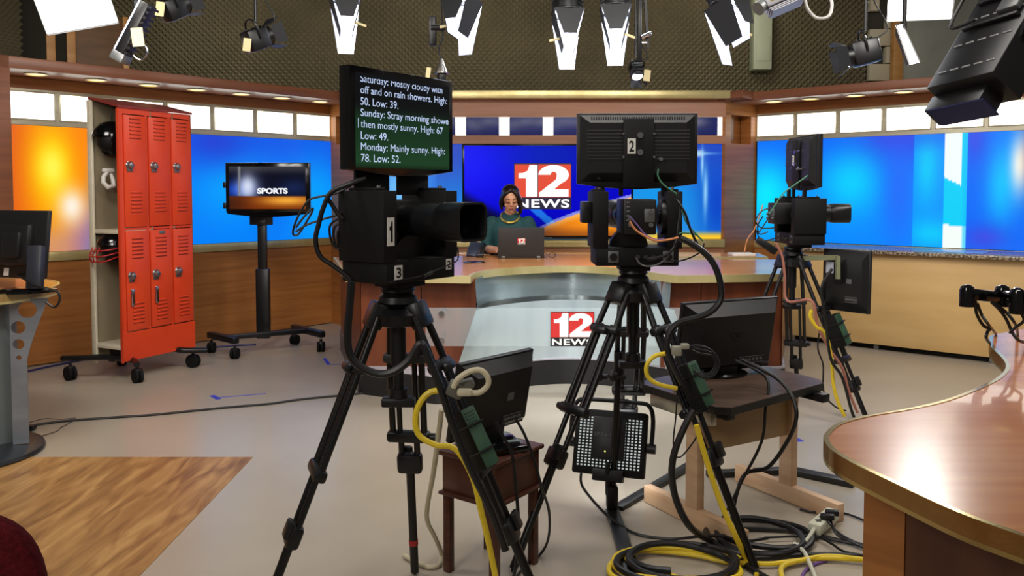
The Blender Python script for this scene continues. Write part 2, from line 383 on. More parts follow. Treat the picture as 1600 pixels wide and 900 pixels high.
# ---- graphics: lit printed panels
BACKLIT = colmat('backlit_print', 1.0)
def left_pic(u, v):
    x = -3.15 + 3.15 * u
    c = mix((0, 128, 250), (10, 88, 232), sst(.45, .95, v))
    c = mix(c, (0, 172, 255), gau(x, v, -1.05, .5, .45, .3) * .8 + gau(x, v, -.2, .35, .3, .5) * .75)
    c = mix(c, (40, 64, 210), gau(x, v, -1.3, .95, .3, .2) * .8)
    c = mix(c, (0, 100, 236), gau(x, v, -.7, .3, .25, .25) * .5)
    w = 1 - sst(-2.52, -2.25, x + (v - .5) * -.12)
    warm = mix((226, 92, 24), (255, 132, 10), sst(-3.1, -2.75, x)); warm = mix(warm, (206, 150, 130), (1 - sst(.05, .35, v)) * .8)
    c = mix(c, warm, w)
    c = mix(c, (160, 110, 160), gau(x, v, -2.48, .12, .14, .25) * .7)
    c = mix(c, (255, 214, 0), gau(x, v, -2.72, .66, .17, .36)); c = mix(c, (255, 250, 90), gau(x, v, -2.72, .68, .10, .16) * .9)
    c = mix(c, (255, 244, 226), gau(x, v, -2.58, .36, .11, .15)); c = mix(c, (220, 240, 255), gau(x, v, -2.36, .7, .06, .22) * .8)
    return c
def graphic(name, label, T, w, h, fn, nx, ny):
    t = thing(name, label, 'graphic', T @ V((w / 2, 0, 0)))
    MB(T).box((w / 2, h / 2, -.011), (w, h, .02)).build('panel', BLACKM, t)
    picture('print', T, w, h, fn, BACKLIT, t, nx, ny); return t
def plane(M, x, y, z): return M @ basis((x, y, z), (1, 0, 0), (0, 0, 1), (0, -1, 0))
graphic('wall_graphic', 'backlit blue and orange printed graphic along the left wall', plane(ML, -3.15, -.012, .91), 3.15, 1.005, left_pic, 160, 50)
def right_pic(u, v):
    x = 3.3 * u
    c = mix((0, 136, 255), (8, 104, 250), sst(.5, 1, v)); c = mix(c, (70, 60, 220), gau(x, v, 1.42, 1.0, .35, .22) * .8)
    c = mix(c, (0, 214, 255), gau(x, v, 1.0, .58, .3, .3) * .9); c = mix(c, (0, 232, 255), gau(x, v, .12, .45, .3, .35))
    c = mix(c, (40, 104, 250), gau(x, v, 1.45, .5, .16, .5) * .8)
    if x > 1.585: c = mix((0, 150, 255), (0, 200, 252), gau(x, v, 1.7, .7, .1, .3) + gau(x, v, 1.75, .12, .2, .12))
    if x > 1.585: c = mix(c, (40, 90, 235), sst(.8, 1, v) * .5)
    if 1.85 < x < 2.048:
        c = (0, 208, 250)
        if x < 2.0 and v > .62 - (x - 1.85) * .5: c = (244, 255, 255)
        if v < .2 - (x - 1.9) * .1: c = (246, 255, 250)
        c = mix(c, (0, 190, 250), sst(2.0, 2.03, x) * .6)
    if x >= 2.048:
        c = mix((0, 108, 250), (0, 190, 255), gau(x, v, 2.32, .55, .12, .35)); c = mix(c, (70, 70, 225), gau(x, v, 2.2, .1, .2, .12) * .8 + gau(x, v, 2.1, .95, .1, .2) * .7)
        c = mix(c, (240, 252, 250), gau(x, v, 2.46, .72, .08, .25)); c = mix(c, (240, 130, 60), gau(x, v, 2.6, .8, .1, .3))
    return c
graphic('wall_graphic', 'backlit blue and cyan printed graphic above the right counter', plane(MR, .02, -.012, .885), 3.2, 1.03, right_pic, 480, 60)
def mid_pic(u, v):
    c = mix((0, 120, 220), (20, 66, 190), sst(.3, 1, v)); c = mix(c, (90, 170, 235), gau(u, v, .66, .1, .3, .5) * .8)
    c = mix(c, (0, 150, 235), gau(u, v, .82, .5, .1, .3)); c = mix(c, (0, 70, 200), gau(u, v, .99, .4, .05, .5))
    c = mix(c, (255, 200, 40), sst(.1, .02, v) * sst(.6, .85, u)) if v < .1 else c
    c = mix(c, (150, 210, 250), gau(u, v, .955, .5, .006, .25) + gau(u, v, .945, .8, .004, .16))
    c = mix(c, (250, 255, 255), gau(u, v, .935, .9, .014, .03)); c = mix(c, (150, 210, 250), gau(u, v, .935, .9, .05, .012) * .8)
    if u < .2: c = mix((0, 90, 210), (110, 190, 250), gau(u, v, .1, .5, .08, .4))
    return c
graphic('wall_graphic', 'backlit blue printed graphic behind the wall screen', plane(Mx.Identity(4), -1.48, CY + .03, .912), 3.6, .96, mid_pic, 220, 50)

# ---- station badge: red squares with a white 12, NEWS on black below
LWHITE = mat('logo_white', (240, 240, 238), .4); LBLACK = mat('logo_black', (14, 14, 16), .4)
LREDE = glow('screen_red', (226, 66, 36), 1.0); LWHITEE = glow('screen_white', (255, 255, 255), 1.1); LBLACKE = glow('screen_navy', (16, 12, 50), 1.0)
def badge(T, w, h, parent, lit=False, name='station_logo'):
    b = MB(T); hs = h * .74
    b.mi = 0; b.box((w / 2, h / 2, 0), (w, h, .003))
    b.mi = 1; b.box((w * .205, h - hs / 2 - h * .012, .0012), (w * .385, hs - h * .025, .003)); b.box((w * .705, h - hs / 2 - h * .012, .0012), (w * .565, hs - h * .025, .003))
    b.mi = 2
    x0, y0, H = w * .08, h - hs + h * .012, hs - h * .05      # figure 1
    S1 = [(0, .74), (.0, .58), (.13, .58), (.13, 0), (.33, 0), (.33, 1), (.19, 1), (.16, .82), (.08, .75)]
    b.prism([(x0 + p[0] * w, y0 + p[1] * H) for p in S1], 0, .0045)
    cx, cy = .69, .69                                          # figure 2
    out = [(cx + .265 * math.cos(a) , cy + .31 * math.sin(a)) for a in [math.radians(t) for t in range(180, -61, -15)]]
    P = out + [(.70, .24), (.95, .24), (.95, 0), (.44, 0), (.44, .13), (.60, .36), (.735, .55)]
    inn = [(cx + .055 * math.cos(a), cy + .10 * math.sin(a)) for a in [math.radians(t) for t in range(-20, 181, 25)]]
    P = P + inn
    b.prism([(p[0] * w, y0 + p[1] * H) for p in P], 0, .0045)
    b.text('NEWS', T_ := Mx.Translation((w / 2, h * .125, 0)), w * .93, h * .19, bold=.028, depth=.004, gap=1.1)
    return b.build(name, [LBLACKE, LREDE, LWHITEE] if lit else [LBLACK, RED, LWHITE], parent)
# ---- wall screen
tv = thing('wall_screen', 'large flat screen with the 12 NEWS logo on the center wall', 'screen', (.357, 8.3, .92))
TX0, TX1, TZ0, TZ1 = -.498, 1.213, .915, 1.868
b = MB(); Tt = basis((TX0, 8.32, TZ0), (1, 0, 0), (0, 0, 1), (0, -1, 0)); w, h = TX1 - TX0, TZ1 - TZ0
b.box(((TX0 + TX1) / 2, 8.35, (TZ0 + TZ1) / 2), (w, .06, h), .008); b.build('bezel', BLACKG, tv)
def tv_pic(u, v):
    c = mix((0, 0, 196), (24, 24, 250), gau(u, v, .05, .8, .35, .5)); c = mix(c, (4, 4, 40), sst(.0, .18, (.55 - u * 1.1) - v))
    c = mix(c, (10, 60, 160), gau(u, v, .5, .9, .3, .25) * .5)
    arc = .02 + .62 * max(0, (u - .42)) ** .75
    if u > .34 and abs(v - .3 + (u - .42) * 1.6) < .05: c = (30, 120, 240)
    if u > .42 and v < arc:
        c = mix((255, 140, 20), (255, 206, 60), gau(u, v, .9, .35, .2, .2)); c = mix(c, (255, 190, 100), sst(.08, 0, arc - v) * .8); c = mix(c, (120, 60, 20), sst(.12, 0, v) * .6)
    elif u > .42 and v < arc + .03: c = mix(c, (220, 230, 255), .6)
    c = mix(c, (10, 14, 60), gau(u, v, .2, .05, .3, .14) * .9)
    return c
picture('screen', basis((TX0 + .022, 8.318, TZ0 + .035), (1, 0, 0), (0, 0, 1), (0, -1, 0)), w - .044, h - .055, tv_pic, colmat('screen_light', 1.0, .15), tv, 160, 90)
p0, p1 = at(803, 327, 8.31), at(893, 255, 8.31)
badge(basis((p0.x, 8.314, p0.z), (1, 0, 0), (0, 0, 1), (0, -1, 0)), p1.x - p0.x, p1.z - p0.z, tv, True)
b = MB(); b.box((.357, 8.315, TZ0 + .014), (.09, .004, .008)); b.build('maker_plate', GREY, tv)
b = MB(); b.box((.357, 8.39, 1.2), (.6, .05, .4)); b.build('wall_mount', BLACKM, tv)
# ================================================================ big furniture
PZ = .19
CARPET = mat('riser_top', (176, 170, 176), .5); PLINTH = mat('black_laminate', (26, 26, 28), .3)
arc = lambda pts, n=8: [(p.x, p.y) for p in spline([(x, y, 0) for x, y in pts], n)]
bow = arc([(-.40, 5.42), (-.28, 5.60), (-.05, 5.80), (.2, 5.94), (.42, 5.98), (.64, 5.94), (.9, 5.80), (1.12, 5.60), (1.24, 5.42)])
rp = [(-1.06, 5.68), (-.5, 5.40)] + bow + [(1.34, 5.40), (1.88, 5.68), (2.36, 7.3), (2.1, 8.25), (-1.46, 8.25), (-1.52, 7.3)]
ris = thing('stage_riser', 'low black fronted stage riser carrying the news desk', 'stage riser', (.42, 6.8, 0))
MB().prism(rp, 0, PZ - .012).build('base', PLINTH, ris); MB().prism(rp, PZ - .012, PZ).build('deck', CARPET, ris)

# ---- news desk
nd = thing('news_desk', 'curved wood and steel news desk with gold edged top', 'news desk', (.42, 6.2, PZ))
dbow = arc([(-.276, 5.53), (-.258, 5.70), (-.2, 5.88), (-.08, 6.03), (.1, 6.17), (.38, 6.28), (.64, 6.2), (.84, 6.0), (.98, 5.74), (1.06, 5.60), (1.105, 5.55)], 6)
top = [(-1.12, 5.62)] + dbow + [(1.84, 5.66), (2.2, 6.85), (1.5, 7.0), (.9, 7.28), (.4, 7.36), (-.3, 7.32), (-.8, 7.15), (-1.52, 7.1)]
MB().prism(top, .795, .832).build('desktop', DESKTOP, nd)
fr = [(-1.53, 7.1), (-1.128, 5.612)] + [(x, y - .008) for x, y in dbow] + [(1.848, 5.652), (2.21, 6.85)]
MB().ribbon(fr, .782, .834, .016, 1).build('gold_edge', GOLD, nd)
def ruled(b, lo, hi, z0, z1):
    n = len(lo); vs = [(x, y, z0) for x, y in lo] + [(x, y, z1) for x, y in hi]
    return b.raw(vs, [(i, i + 1, n + i + 1, n + i) for i in range(n - 1)])
ub_hi = [(x + (.41 - x) * .04, y + .06) for x, y in dbow]; ub_lo = [(x + (.41 - x) * .06, y + .03 if False else y - .02 + .06) for x, y in dbow]
b = MB(); ruled(b, ub_lo, ub_hi, .605, .80); b.build('steel_bowl', STEEL, nd)
def resample(pts, n):
    P = [V((*p, 0)) for p in pts]; d = [0]
    for i in range(1, len(P)): d.append(d[-1] + (P[i] - P[i - 1]).length)
    out = []
    for k in range(n):
        t = d[-1] * k / (n - 1); i = max(j for j in range(len(d)) if d[j] <= t + 1e-9); i = min(i, len(P) - 2); f = (t - d[i]) / (d[i + 1] - d[i]); q = P[i].lerp(P[i + 1], f); out.append((q.x, q.y))
    return out
lo = resample([(x * .97 + .41 * .03, y + .012) for x, y in bow], 41)
hi = resample([(x * .80 + .41 * .20, y * .93 + 5.98 * .07 + .015) for x, y in bow], 41)
b = MB(); ruled(b, lo, hi, PZ, .612); b.build('steel_front', noisy('pale_steel', (208, 222, 228), (196, 211, 218), (9, 9, .3), .24, .5), nd)
n = len(hi); b = MB(); ul = resample(ub_lo, 41)
b.raw([(x, y, .612) for x, y in hi] + [(x, y, .606) for x, y in ul], [(i, i + 1, n + i + 1, n + i) for i in range(n - 1)]); b.build('shadow_ledge', BLACKP, nd)  # black colour stands for the shadow line between bowl and front
for xs in (((-1.04, 5.70), (-.62, 5.68), (-.24, 5.66)), ((1.02, 5.66), (1.3, 5.68), (1.86, 5.70))):
    for k in range(2):
        a, c = xs[k], xs[k + 1]
        b = MB(); b.prism([a, (c[0] - .006, c[1]), (c[0] - .006, c[1] + .3), (a[0] + (.09 if k == 0 and a[0] < 0 else 0), a[1] + .3)], PZ, .797); b.build('wood_panel', DESKRED, nd)
for q in ([(-1.045, 5.705), (-1.48, 7.15), (-1.40, 7.15), (-1.0, 5.85)], [(1.865, 5.705), (2.28, 6.85), (2.2, 6.85), (1.8, 5.85)]):
    MB().prism(q, PZ, .797).build('side_panel', DESKRED, nd)
# frosted strip on stand-offs with the badge
GLASS = mat('frosted_glass', (206, 222, 224), .35, alpha=.17, spec=.5)
MB().box((.41, 5.40, .511), (1.95, .01, .252), .002).build('glass_strip', GLASS, nd)
for x in (-.46, 1.28):
    for z in (.60, .425):
        b = MB(); b.cyl((x, 5.392, z), (x, 5.66, z), .011, n=14).cyl((x, 5.385, z), (x, 5.394, z), .018, n=16); b.build('standoff', CHROME, nd)
p0, p1 = at(860, 541, 5.39), at(928.5, 487, 5.39)
badge(basis((p0.x, 5.389, p0.z), (1, 0, 0), (0, 0, 1), (0, -1, 0)), p1.x - p0.x, p1.z - p0.z, nd)
# raised wing shelf behind the desk at the right
ws = thing('side_shelf', 'small gold edged wood shelf unit behind the desk right side', 'shelf', (1.78, 7.3, PZ))
MB().prism([(1.43, 7.12), (2.16, 7.02), (2.22, 7.5), (1.5, 7.6)], .80, .838).build('shelf_top', DESKTOP, ws)
MB().ribbon([(1.425, 7.112), (2.165, 7.012), (2.225, 7.5)], .782, .84, .012, 1).build('gold_edge', GOLD, ws)
MB().prism([(1.5, 7.2), (2.1, 7.12), (2.14, 7.48), (1.54, 7.55)], PZ, .80).build('cabinet', DESKRED, ws)
o = MB(frame((1.99, 7.2, .8382), .1)).box((0, 0, .012), (.2, .14, .024), .003).build('paper_stack', WHITE); tag(o, 'white paper stack on the side shelf behind the desk', 'paper')
# back credenza below the wall screen
cr = thing('credenza', 'low wood credenza under the wall screen behind the anchor', 'cabinet', (.3, 8.15, PZ))
MB().box((.32, 8.13, .48), (3.2, .3, .58), .005).build('body', WOOD, cr); MB().box((.32, 8.12, .785), (3.26, .34, .03), .004).build('worktop', DESKTOP, cr)
for k in range(4): MB().box((-.88 + .8 * k, 7.975, .47), (.76, .016, .5), .003).build('door', WOOD, cr)

# ---- right plywood counter with a granite top
ct = thing('counter', 'long plywood fronted counter with speckled granite top', 'counter', (3.3, 7.4, 0))
a, c = V((2.60, 7.72, 0)), V((4.15, 6.42, 0)); x = (c - a).normalized(); L = (c - a).length + .5; MC = basis(a, x, V((-x.y, x.x, 0)) * 1, (0, 0, 1))
GRAN = noisy('granite', (70, 62, 54), (176, 160, 136), (70, 70, 70), .22, detail=3, p0=.4, p1=.6, c3=(122, 104, 84))
MB(MC).box((L / 2, .28, .45), (L, .5, .80), .003).build('plywood_front', PLY, ct)
MB(MC).box((L / 2, .30, .025), (L - .02, .4, .05)).build('toe_kick', BLACKM, ct)
MB(MC).box((L / 2 - .01, .27, .866), (L + .08, .62, .034), .006).build('granite_top', GRAN, ct)
for k in (.75, 1.65):
    b = MB(MC); b.cyl((k, .055, .022), (k, .085, .022), .022, n=16).box((k, .07, .047), (.03, .03, .02), .004); b.build('caster', GREY, ct)
o = MB(MC).box((1.35, .25, .8852), (.42, .3, .003), .001).build('paper_sheet', mat('pale_blue_sheet', (120, 170, 235), .3)); tag(o, 'flat pale blue sheet on the granite counter', 'paper')

# ---- near right desk
fd = thing('presenter_desk', 'near wood desk with curved gold edged top at right', 'desk', (1.7, 2.1, 0))
cpx = [(1548, 524), (1545, 531), (1549, 543), (1562, 556), (1571, 568), (1569, 580), (1552, 594), (1520, 609), (1470, 627), (1410, 640), (1350, 650), (1308, 662), (1289, 678), (1288, 690), (1302, 706), (1338, 727), (1400, 757), (1500, 803), (1600, 839)]
cp = [gnd(px, py, .832) for px, py in cpx]; cs = spline(cp, 5)
edge = [(p.x, p.y) for p in cs] + [(1.36, 1.26), (1.75, 1.1)]
poly = edge + [(2.6, 1.1), (2.6, 3.4), (2.1, 3.4)]
MB().prism(poly, .795, .832).build('desktop', noisy('near_desk_wood', (204, 130, 68), (190, 114, 54), (1.2, 26, 26), .24, detail=5, coat=.3), fd)
MB().ribbon(edge, .786, .8335, .012, 1).build('gold_edge', GOLDM, fd)
q = gnd(1355, 780, .79)
cx_, cy_ = .885, 1.98
b = MB(); b.prism([(.80, 1.86), (.865, 1.80), (1.4, 2.2), (1.3, 2.3)], 0, .79); b.build('end_panel', WOOD, fd)
SHADEW = noisy('shaded_wood', (96, 56, 32), (80, 44, 24), (16, 16, 1.2), .4, detail=5)  # base wood painted darker for the face in shade
b = MB(); b.prism([(.868, 1.80), (.95, 1.72), (1.42, 1.38), (1.9, 1.25), (2.3, 1.25), (2.3, 2.9), (1.95, 2.9), (1.4, 2.2)], 0, .79); b.build('body', SHADEW, fd)

# ---- left round table on a perforated steel leg
lt = thing('side_table', 'round gold edged wood table on perforated steel leg', 'table', (-2.85, 4.35, 0))
tc_ = V((-3.12, 4.55, 0)); R_ = .56
circ = [(tc_.x + R_ * math.cos(t), tc_.y + R_ * math.sin(t)) for t in [2 * PI * k / 72 for k in range(72)]]
MB().prism(circ, .825, .862).build('tabletop', DESKTOP, lt)
MB().ribbon(circ + [circ[0]], .812, .864, .012, 1).build('gold_edge', GOLD, lt)
bs = gnd(0, 728)
MB(frame((-2.90, 4.34, 0))).lathe([(0, 0), (.37, 0), (.38, .012), (.375, .028), (.33, .04), (0, .045)], 48).build('base', mat('base_black', (34, 36, 40), .35), lt)
# steel leg: flared plate with holes, and a tube behind it
LEGM = noisy('satin_steel', (150, 158, 168), (128, 136, 146), (2, 2, 8), .36, .6)
b = bmesh.new(); A = V((-2.635, 4.40, 0)); ux = V((.93, .36, 0)).normalized(); 
MLg = basis(A, ux, (0, 0, 1), ux.cross(V((0, 0, 1))))
def legw(z):                                              # half plan: right outline of the plate
    return .042 + .105 * (max(0, z - .49) / .32) ** 1.25
holes = [(.05, .765, .044), (.004, .672, .034), (.004, .582, .028), (.004, .51, .013)]
N_ = 40
def plate_with_holes(B, zlo, zhi, hole):
    hx, hz, hr = hole; xl = -.034; q = N_ // 4
    outer = [(xl + (legw(zlo) - xl) * k / q, zlo) for k in range(q)] + [(legw(zlo + (zhi - zlo) * k / q), zlo + (zhi - zlo) * k / q) for k in range(q)]
    outer += [(legw(zhi) + (xl - legw(zhi)) * k / q, zhi) for k in range(q)] + [(xl, zhi + (zlo - zhi) * k / q) for k in range(q)]
    ring = [(hx + hr * math.cos(a), hz + hr * math.sin(a)) for a in [math.atan2(p[1] - hz, p[0] - hx) for p in outer]]
    th = .012
    for face, yy in ((1, 0), (-1, -th)):
        vs = [(p[0], p[1], yy) for p in ring] + [(p[0], p[1], yy) for p in outer]
        B.raw(vs, [(k, (k + 1) % N_, N_ + (k + 1) % N_, N_ + k) if face > 0 else (k, N_ + k, N_ + (k + 1) % N_, (k + 1) % N_) for k in range(N_)])
    B.raw([(p[0], p[1], 0) for p in ring] + [(p[0], p[1], -th) for p in ring], [(k, N_ + k, N_ + (k + 1) % N_, (k + 1) % N_) for k in range(N_)])
    B.raw([(p[0], p[1], 0) for p in outer] + [(p[0], p[1], -th) for p in outer], [(k, (k + 1) % N_, N_ + (k + 1) % N_, N_ + k) for k in range(N_)])
B = MB(MLg); zs = [.822, .716, .626, .546, .475]
for k, h_ in enumerate(holes): plate_with_holes(B, zs[k + 1], zs[k], h_)
B.box((.004, .2595, -.006), (.076, .431, .012))
B.build('leg_plate', LEGM, lt)
b = MB(); b.cyl((-2.80, 4.48, .04), (-2.80, 4.48, .82), .1, n=32); b.build('column', mat('grey_column', (104, 112, 112), .45, .3), lt)

# ---- red lockers on a wheeled frame
REDP = noisy('red_enamel', (222, 72, 34), (212, 62, 30), (2, 2, 2), .36, spec=.5); LOCKIN = noisy('locker_inside', (150, 138, 112), (136, 124, 100), (3, 3, 1.5), .5)
REDD = mat('red_roof', (132, 44, 36), .4)
lk = thing('locker', 'red triple locker with sloped top and open cream end', 'locker', (-2.85, 6.4, 0))
A, Bp = V((-2.84, 6.02, 0)), V((-2.545, 6.625, 0)); x = (Bp - A).normalized(); y = V((-x.y, x.x, 0)); LW = (Bp - A).length; LD = .30
MK = basis(A, x, y, (0, 0, 1)); z0, z1, zb = .15, 2.0, 2.075         # local: x along the doors, y back
b = MB(MK); th = .012
b.box((LW / 2, LD, (z0 + zb) / 2), (LW, th, zb - z0)); b.box((LW - th / 2, LD / 2, (z0 + z1) / 2), (th, LD, z1 - z0))
b.box((.285, LD / 2, (z0 + z1) / 2), (th, LD, z1 - z0)).box((.49, LD / 2, (z0 + z1) / 2), (th, LD, z1 - z0))
b.mi = 1
b.box((LW / 2, .0, .255), (LW, .014, .21)).box((LW / 2, .006, z1 - .02), (LW, .012, .04)).box((.02, .006, (.36 + z1 - .04) / 2), (.04, .012, z1 - .40)).box((LW - .01, .006, (.36 + z1 - .04) / 2), (.02, .012, z1 - .40))
b.box((.245, .006, (.36 + z1 - .04) / 2), (.02, .012, z1 - .40)).box((.458, .006, (.36 + z1 - .04) / 2), (.02, .012, z1 - .40))
b.box((LW / 2, .0065, 1.12), (LW, .012, .016))
b.build('carcass', [LOCKIN, REDP], lk)
b = MB(MK); b.raw([(-.006, -.012, z1), (LW + .006, -.012, z1), (LW + .006, LD + .006, zb), (-.006, LD + .006, zb), (-.006, -.012, z1 + .016), (LW + .006, -.012, z1 + .016), (LW + .006, LD + .006, zb + .016), (-.006, LD + .006, zb + .016)],
      [(3, 2, 1, 0), (4, 5, 6, 7), (0, 1, 5, 4), (1, 2, 6, 5), (2, 3, 7, 6), (3, 0, 4, 7)]); b.build('roof', REDD, lk)
for z in (z0 + .1, 1.10): MB(MK).box((.14, LD / 2, z), (.28, LD - .01, .03), .003).build('shelf', CREAM, lk)
b = MB(MK); b.box((0, LD - .006, (z0 - .03 + zb - .01) / 2), (.02, .045, zb - z0 + .02), .003); b.box((-.002, LD - .006, .6), (.012, .012, .02))
for k in range(9): b.cyl((-.012, LD - .006, .25 + .2 * k), (-.009, LD - .006, .25 + .2 * k), .006, n=8)
b.build('end_post', CREAM, lk)
b = MB(MK); b.box((-.002, .0, (z0 + z1) / 2 - .01), (.006, .03, z1 - z0), .002); b.build('front_post', REDP, lk)
SLOT = mat('louvre_slot', (120, 30, 16), .5)
for k, (xa, xb) in enumerate(((.04, .236), (.256, .449), (.468, LW - .012))):
    for s, (za, zc) in enumerate(((1.13, z1 - .045), (.365, 1.11))):
        d = MB(MK).box(((xa + xb) / 2, -.004, (za + zc) / 2), (xb - xa - .006, .016, zc - za - .008), .003).build('door', REDP, lk)
        for zc_ in ((1.86, 1.32) if s == 0 else (.98, .50)):
            b = MB(MK)
            for q in range(6):
                zz = zc_ - .028 * (q - 2.5); w_ = (xb - xa) * .5
                b.mi = 0; b.box(((xa + xb) / 2, -.0145, zz), (w_, .008, .011), .003)
                b.mi = 1; b.box(((xa + xb) / 2, -.0135, zz - .0075), (w_, .005, .004))
            b.build('louvre_panel', [REDP, SLOT], d)
        zk = 1.585 if s == 0 else .775
        hx_ = xa + .04
        b = MB(MK @ basis((hx_, -.012, zk), (1, 0, 0), (0, 0, 1), (0, -1, 0))); b.lathe([(0.03, 0), (.032, .006), (.024, .016), (.02, .03), (.012, .034), (0, .034)], 20); b.box((0, -.008, .006), (.05, .075, .008), .006); b.build('latch', mat('dull_chrome', (150, 150, 152), .3, .9), d)
        if s == 1 and k < 2:
            b = MB(MK); b.box((hx_, -.02, zk - .16), (.03, .02, .13), .008); b.build('handle', CHROME, d)
        if s == 1 and k == 1:
            b = MB(MK); b.box(((xa + xb) / 2 + .01, -.014, 1.085), (.05, .003, .025), .001); b.build('name_plate', GREY, d)
# wheeled frame: two curved legs and a spine
fr_ = MB(MK); fr_.tube([(-.12, .5, .155), (-.08, .36, .165), (.02, .2, .165), (.08, 0, .15), (.02, -.12, .14)], .022, 12, 5); fr_.build('rail', TUBE, lk)
fr_ = MB(MK); fr_.tube([(.62, .42, .155), (.56, .2, .165), (.5, -.02, .155), (.66, -.14, .135)], .022, 12, 5); fr_.box((.3, .16, .15), (.56, .05, .03), .004).box((.1, .2, .19), (.06, .06, .05), .004); fr_.build('rail', TUBE, lk)
def caster(M, p, r, parent, rz=0):
    T = frame(p, rz); b = MB(M @ T)
    b.cyl((-.028, 0, r), (-.006, 0, r), r, n=24).cyl((.006, 0, r), (.028, 0, r), r, n=24); b.cyl((-.032, 0, r), (.032, 0, r), r * .35, n=16)
    c = b.build('caster', RUBBER, parent)
    b = MB(M @ T); b.box((0, 0, r * 1.55), (.05, r * 1.1, r * .9), .01); b.cyl((0, 0, r * 1.9), (0, 0, r * 2.5), .012, n=12); b.build('fork', BLACK, c)
for px, py in ((110, 594), (215, 598), (302, 574), (190, 570)):
    g = gnd(px, py); g = MK.inverted() @ g; caster(MK, (g.x, g.y, 0), .052, lk, random.uniform(-.5, .5))

# ---- monitor on a rolling stand
st = thing('rolling_stand', 'black rolling floor stand carrying the sports screen', 'screen stand', (-2.2, 7.2, 0))
cX = at(405, 400, 7.25).x
b = MB(); b.box((cX, 7.35, .92), (.075, .05, .6), .006).box((cX, 7.35, .40), (.115, .07, .62), .008); b.build('upright', BLACKP, st)
b = MB(); b.box((cX, 7.34, 1.12), (.085, .07, .05), .006).box((cX, 7.325, 1.3), (.2, .03, .4), .006); b.build('mount', BLACKP, st)
lf, rf = gnd(362, 569), gnd(507, 552); lb, rb = gnd(345, 549), gnd(440, 537)
lf = V((-2.29, 6.86, 0)); lb = V((-2.62, 7.16, 0)); rf = V((-1.64, 7.16, 0)); rb = V((-2.0, 7.55, 0))
zf = .155
for a_, c_ in ((lb, lf), (rb, rf)):
    MB().bar(a_ + V((0, 0, zf)), c_ + V((0, 0, zf)), .06, .055, bev=.01).build('foot_bar', BLACKP, st)
    for p in (a_.lerp(c_, .06), a_.lerp(c_, .94)): caster(Mx.Identity(4), (p.x, p.y, 0), .045, st, random.uniform(-.4, .4))
MB().bar((lb + lf) / 2 + V((0, 0, zf)), (rb + rf) / 2 + V((0, 0, zf)), .05, .04, bev=.006).build('cross_bar', BLACKP, st)
tv2 = thing('sports_screen', 'flat screen showing SPORTS on the rolling stand', 'screen', (cX, 7.2, 1.2))
a_, c_ = at(352, 336, 7.2), at(483, 254, 7.2); w, h = c_.x - a_.x, c_.z - a_.z; T2 = basis(a_, (1, 0, 0), (0, 0, 1), (0, -1, 0))
b = MB(T2); b.box((w / 2, h / 2 + .01, -.035), (w, h - .02, .05), .012)
b.prism([(p[0], p[1]) for p in [(.01, .03)] + [(w * t, .012 - .03 * math.sin(PI * t)) for t in [.02 + .096 * k for k in range(11)]] + [(w - .01, .03)]], -.05, -.012); b.build('bezel', BLACKG, tv2)
MB(T2).box((w / 2, h / 2, -.07), (w * .6, h * .6, .05), .02).build('back', BLACK, tv2)
for z in (.08, .26): MB(T2).box((-.012, z, -.04), (.03, .05, .03), .004).build('speaker_clip', BLACK, tv2)
def sp_pic(u, v):
    c = mix((8, 10, 30), (60, 60, 66), sst(.75, 1, v)); c = mix(c, (16, 60, 190), gau(u, v, .1, .45, .2, .2)); c = mix(c, (20, 40, 90), gau(u, v, .85, .5, .2, .2) * .8)
    c = mix(c, (250, 252, 255), gau(u, v, .24, .52, .09, .24)); c = mix(c, (200, 215, 255), gau(u, v, .24, .5, .16, .3) * .6)
    if .12 < u < .15 and v > .3: c = mix(c, (150, 150, 150), .7)
    if v < .32: c = mix(c, mix((130, 52, 10), (255, 176, 60), gau(u, v, .75, .2, .35, .12)), sst(.32, .28, v)); c = mix(c, (60, 30, 20), gau(u, v, 0, .1, .25, .3) * .8)
    return c
picture('screen', T2 @ Mx.Translation((.035, .052, -.0085)), w - .07, h - .085, sp_pic, colmat('sport_light', .9, .15), tv2, 90, 50)
MB(T2 @ Mx.Translation((w * .56, h * .46, -.0075))).text('SPORTS', Mx.Identity(4), w * .36, .05, bold=.05).build('lettering', glow('sport_letters', (245, 248, 255), 1), tv2)
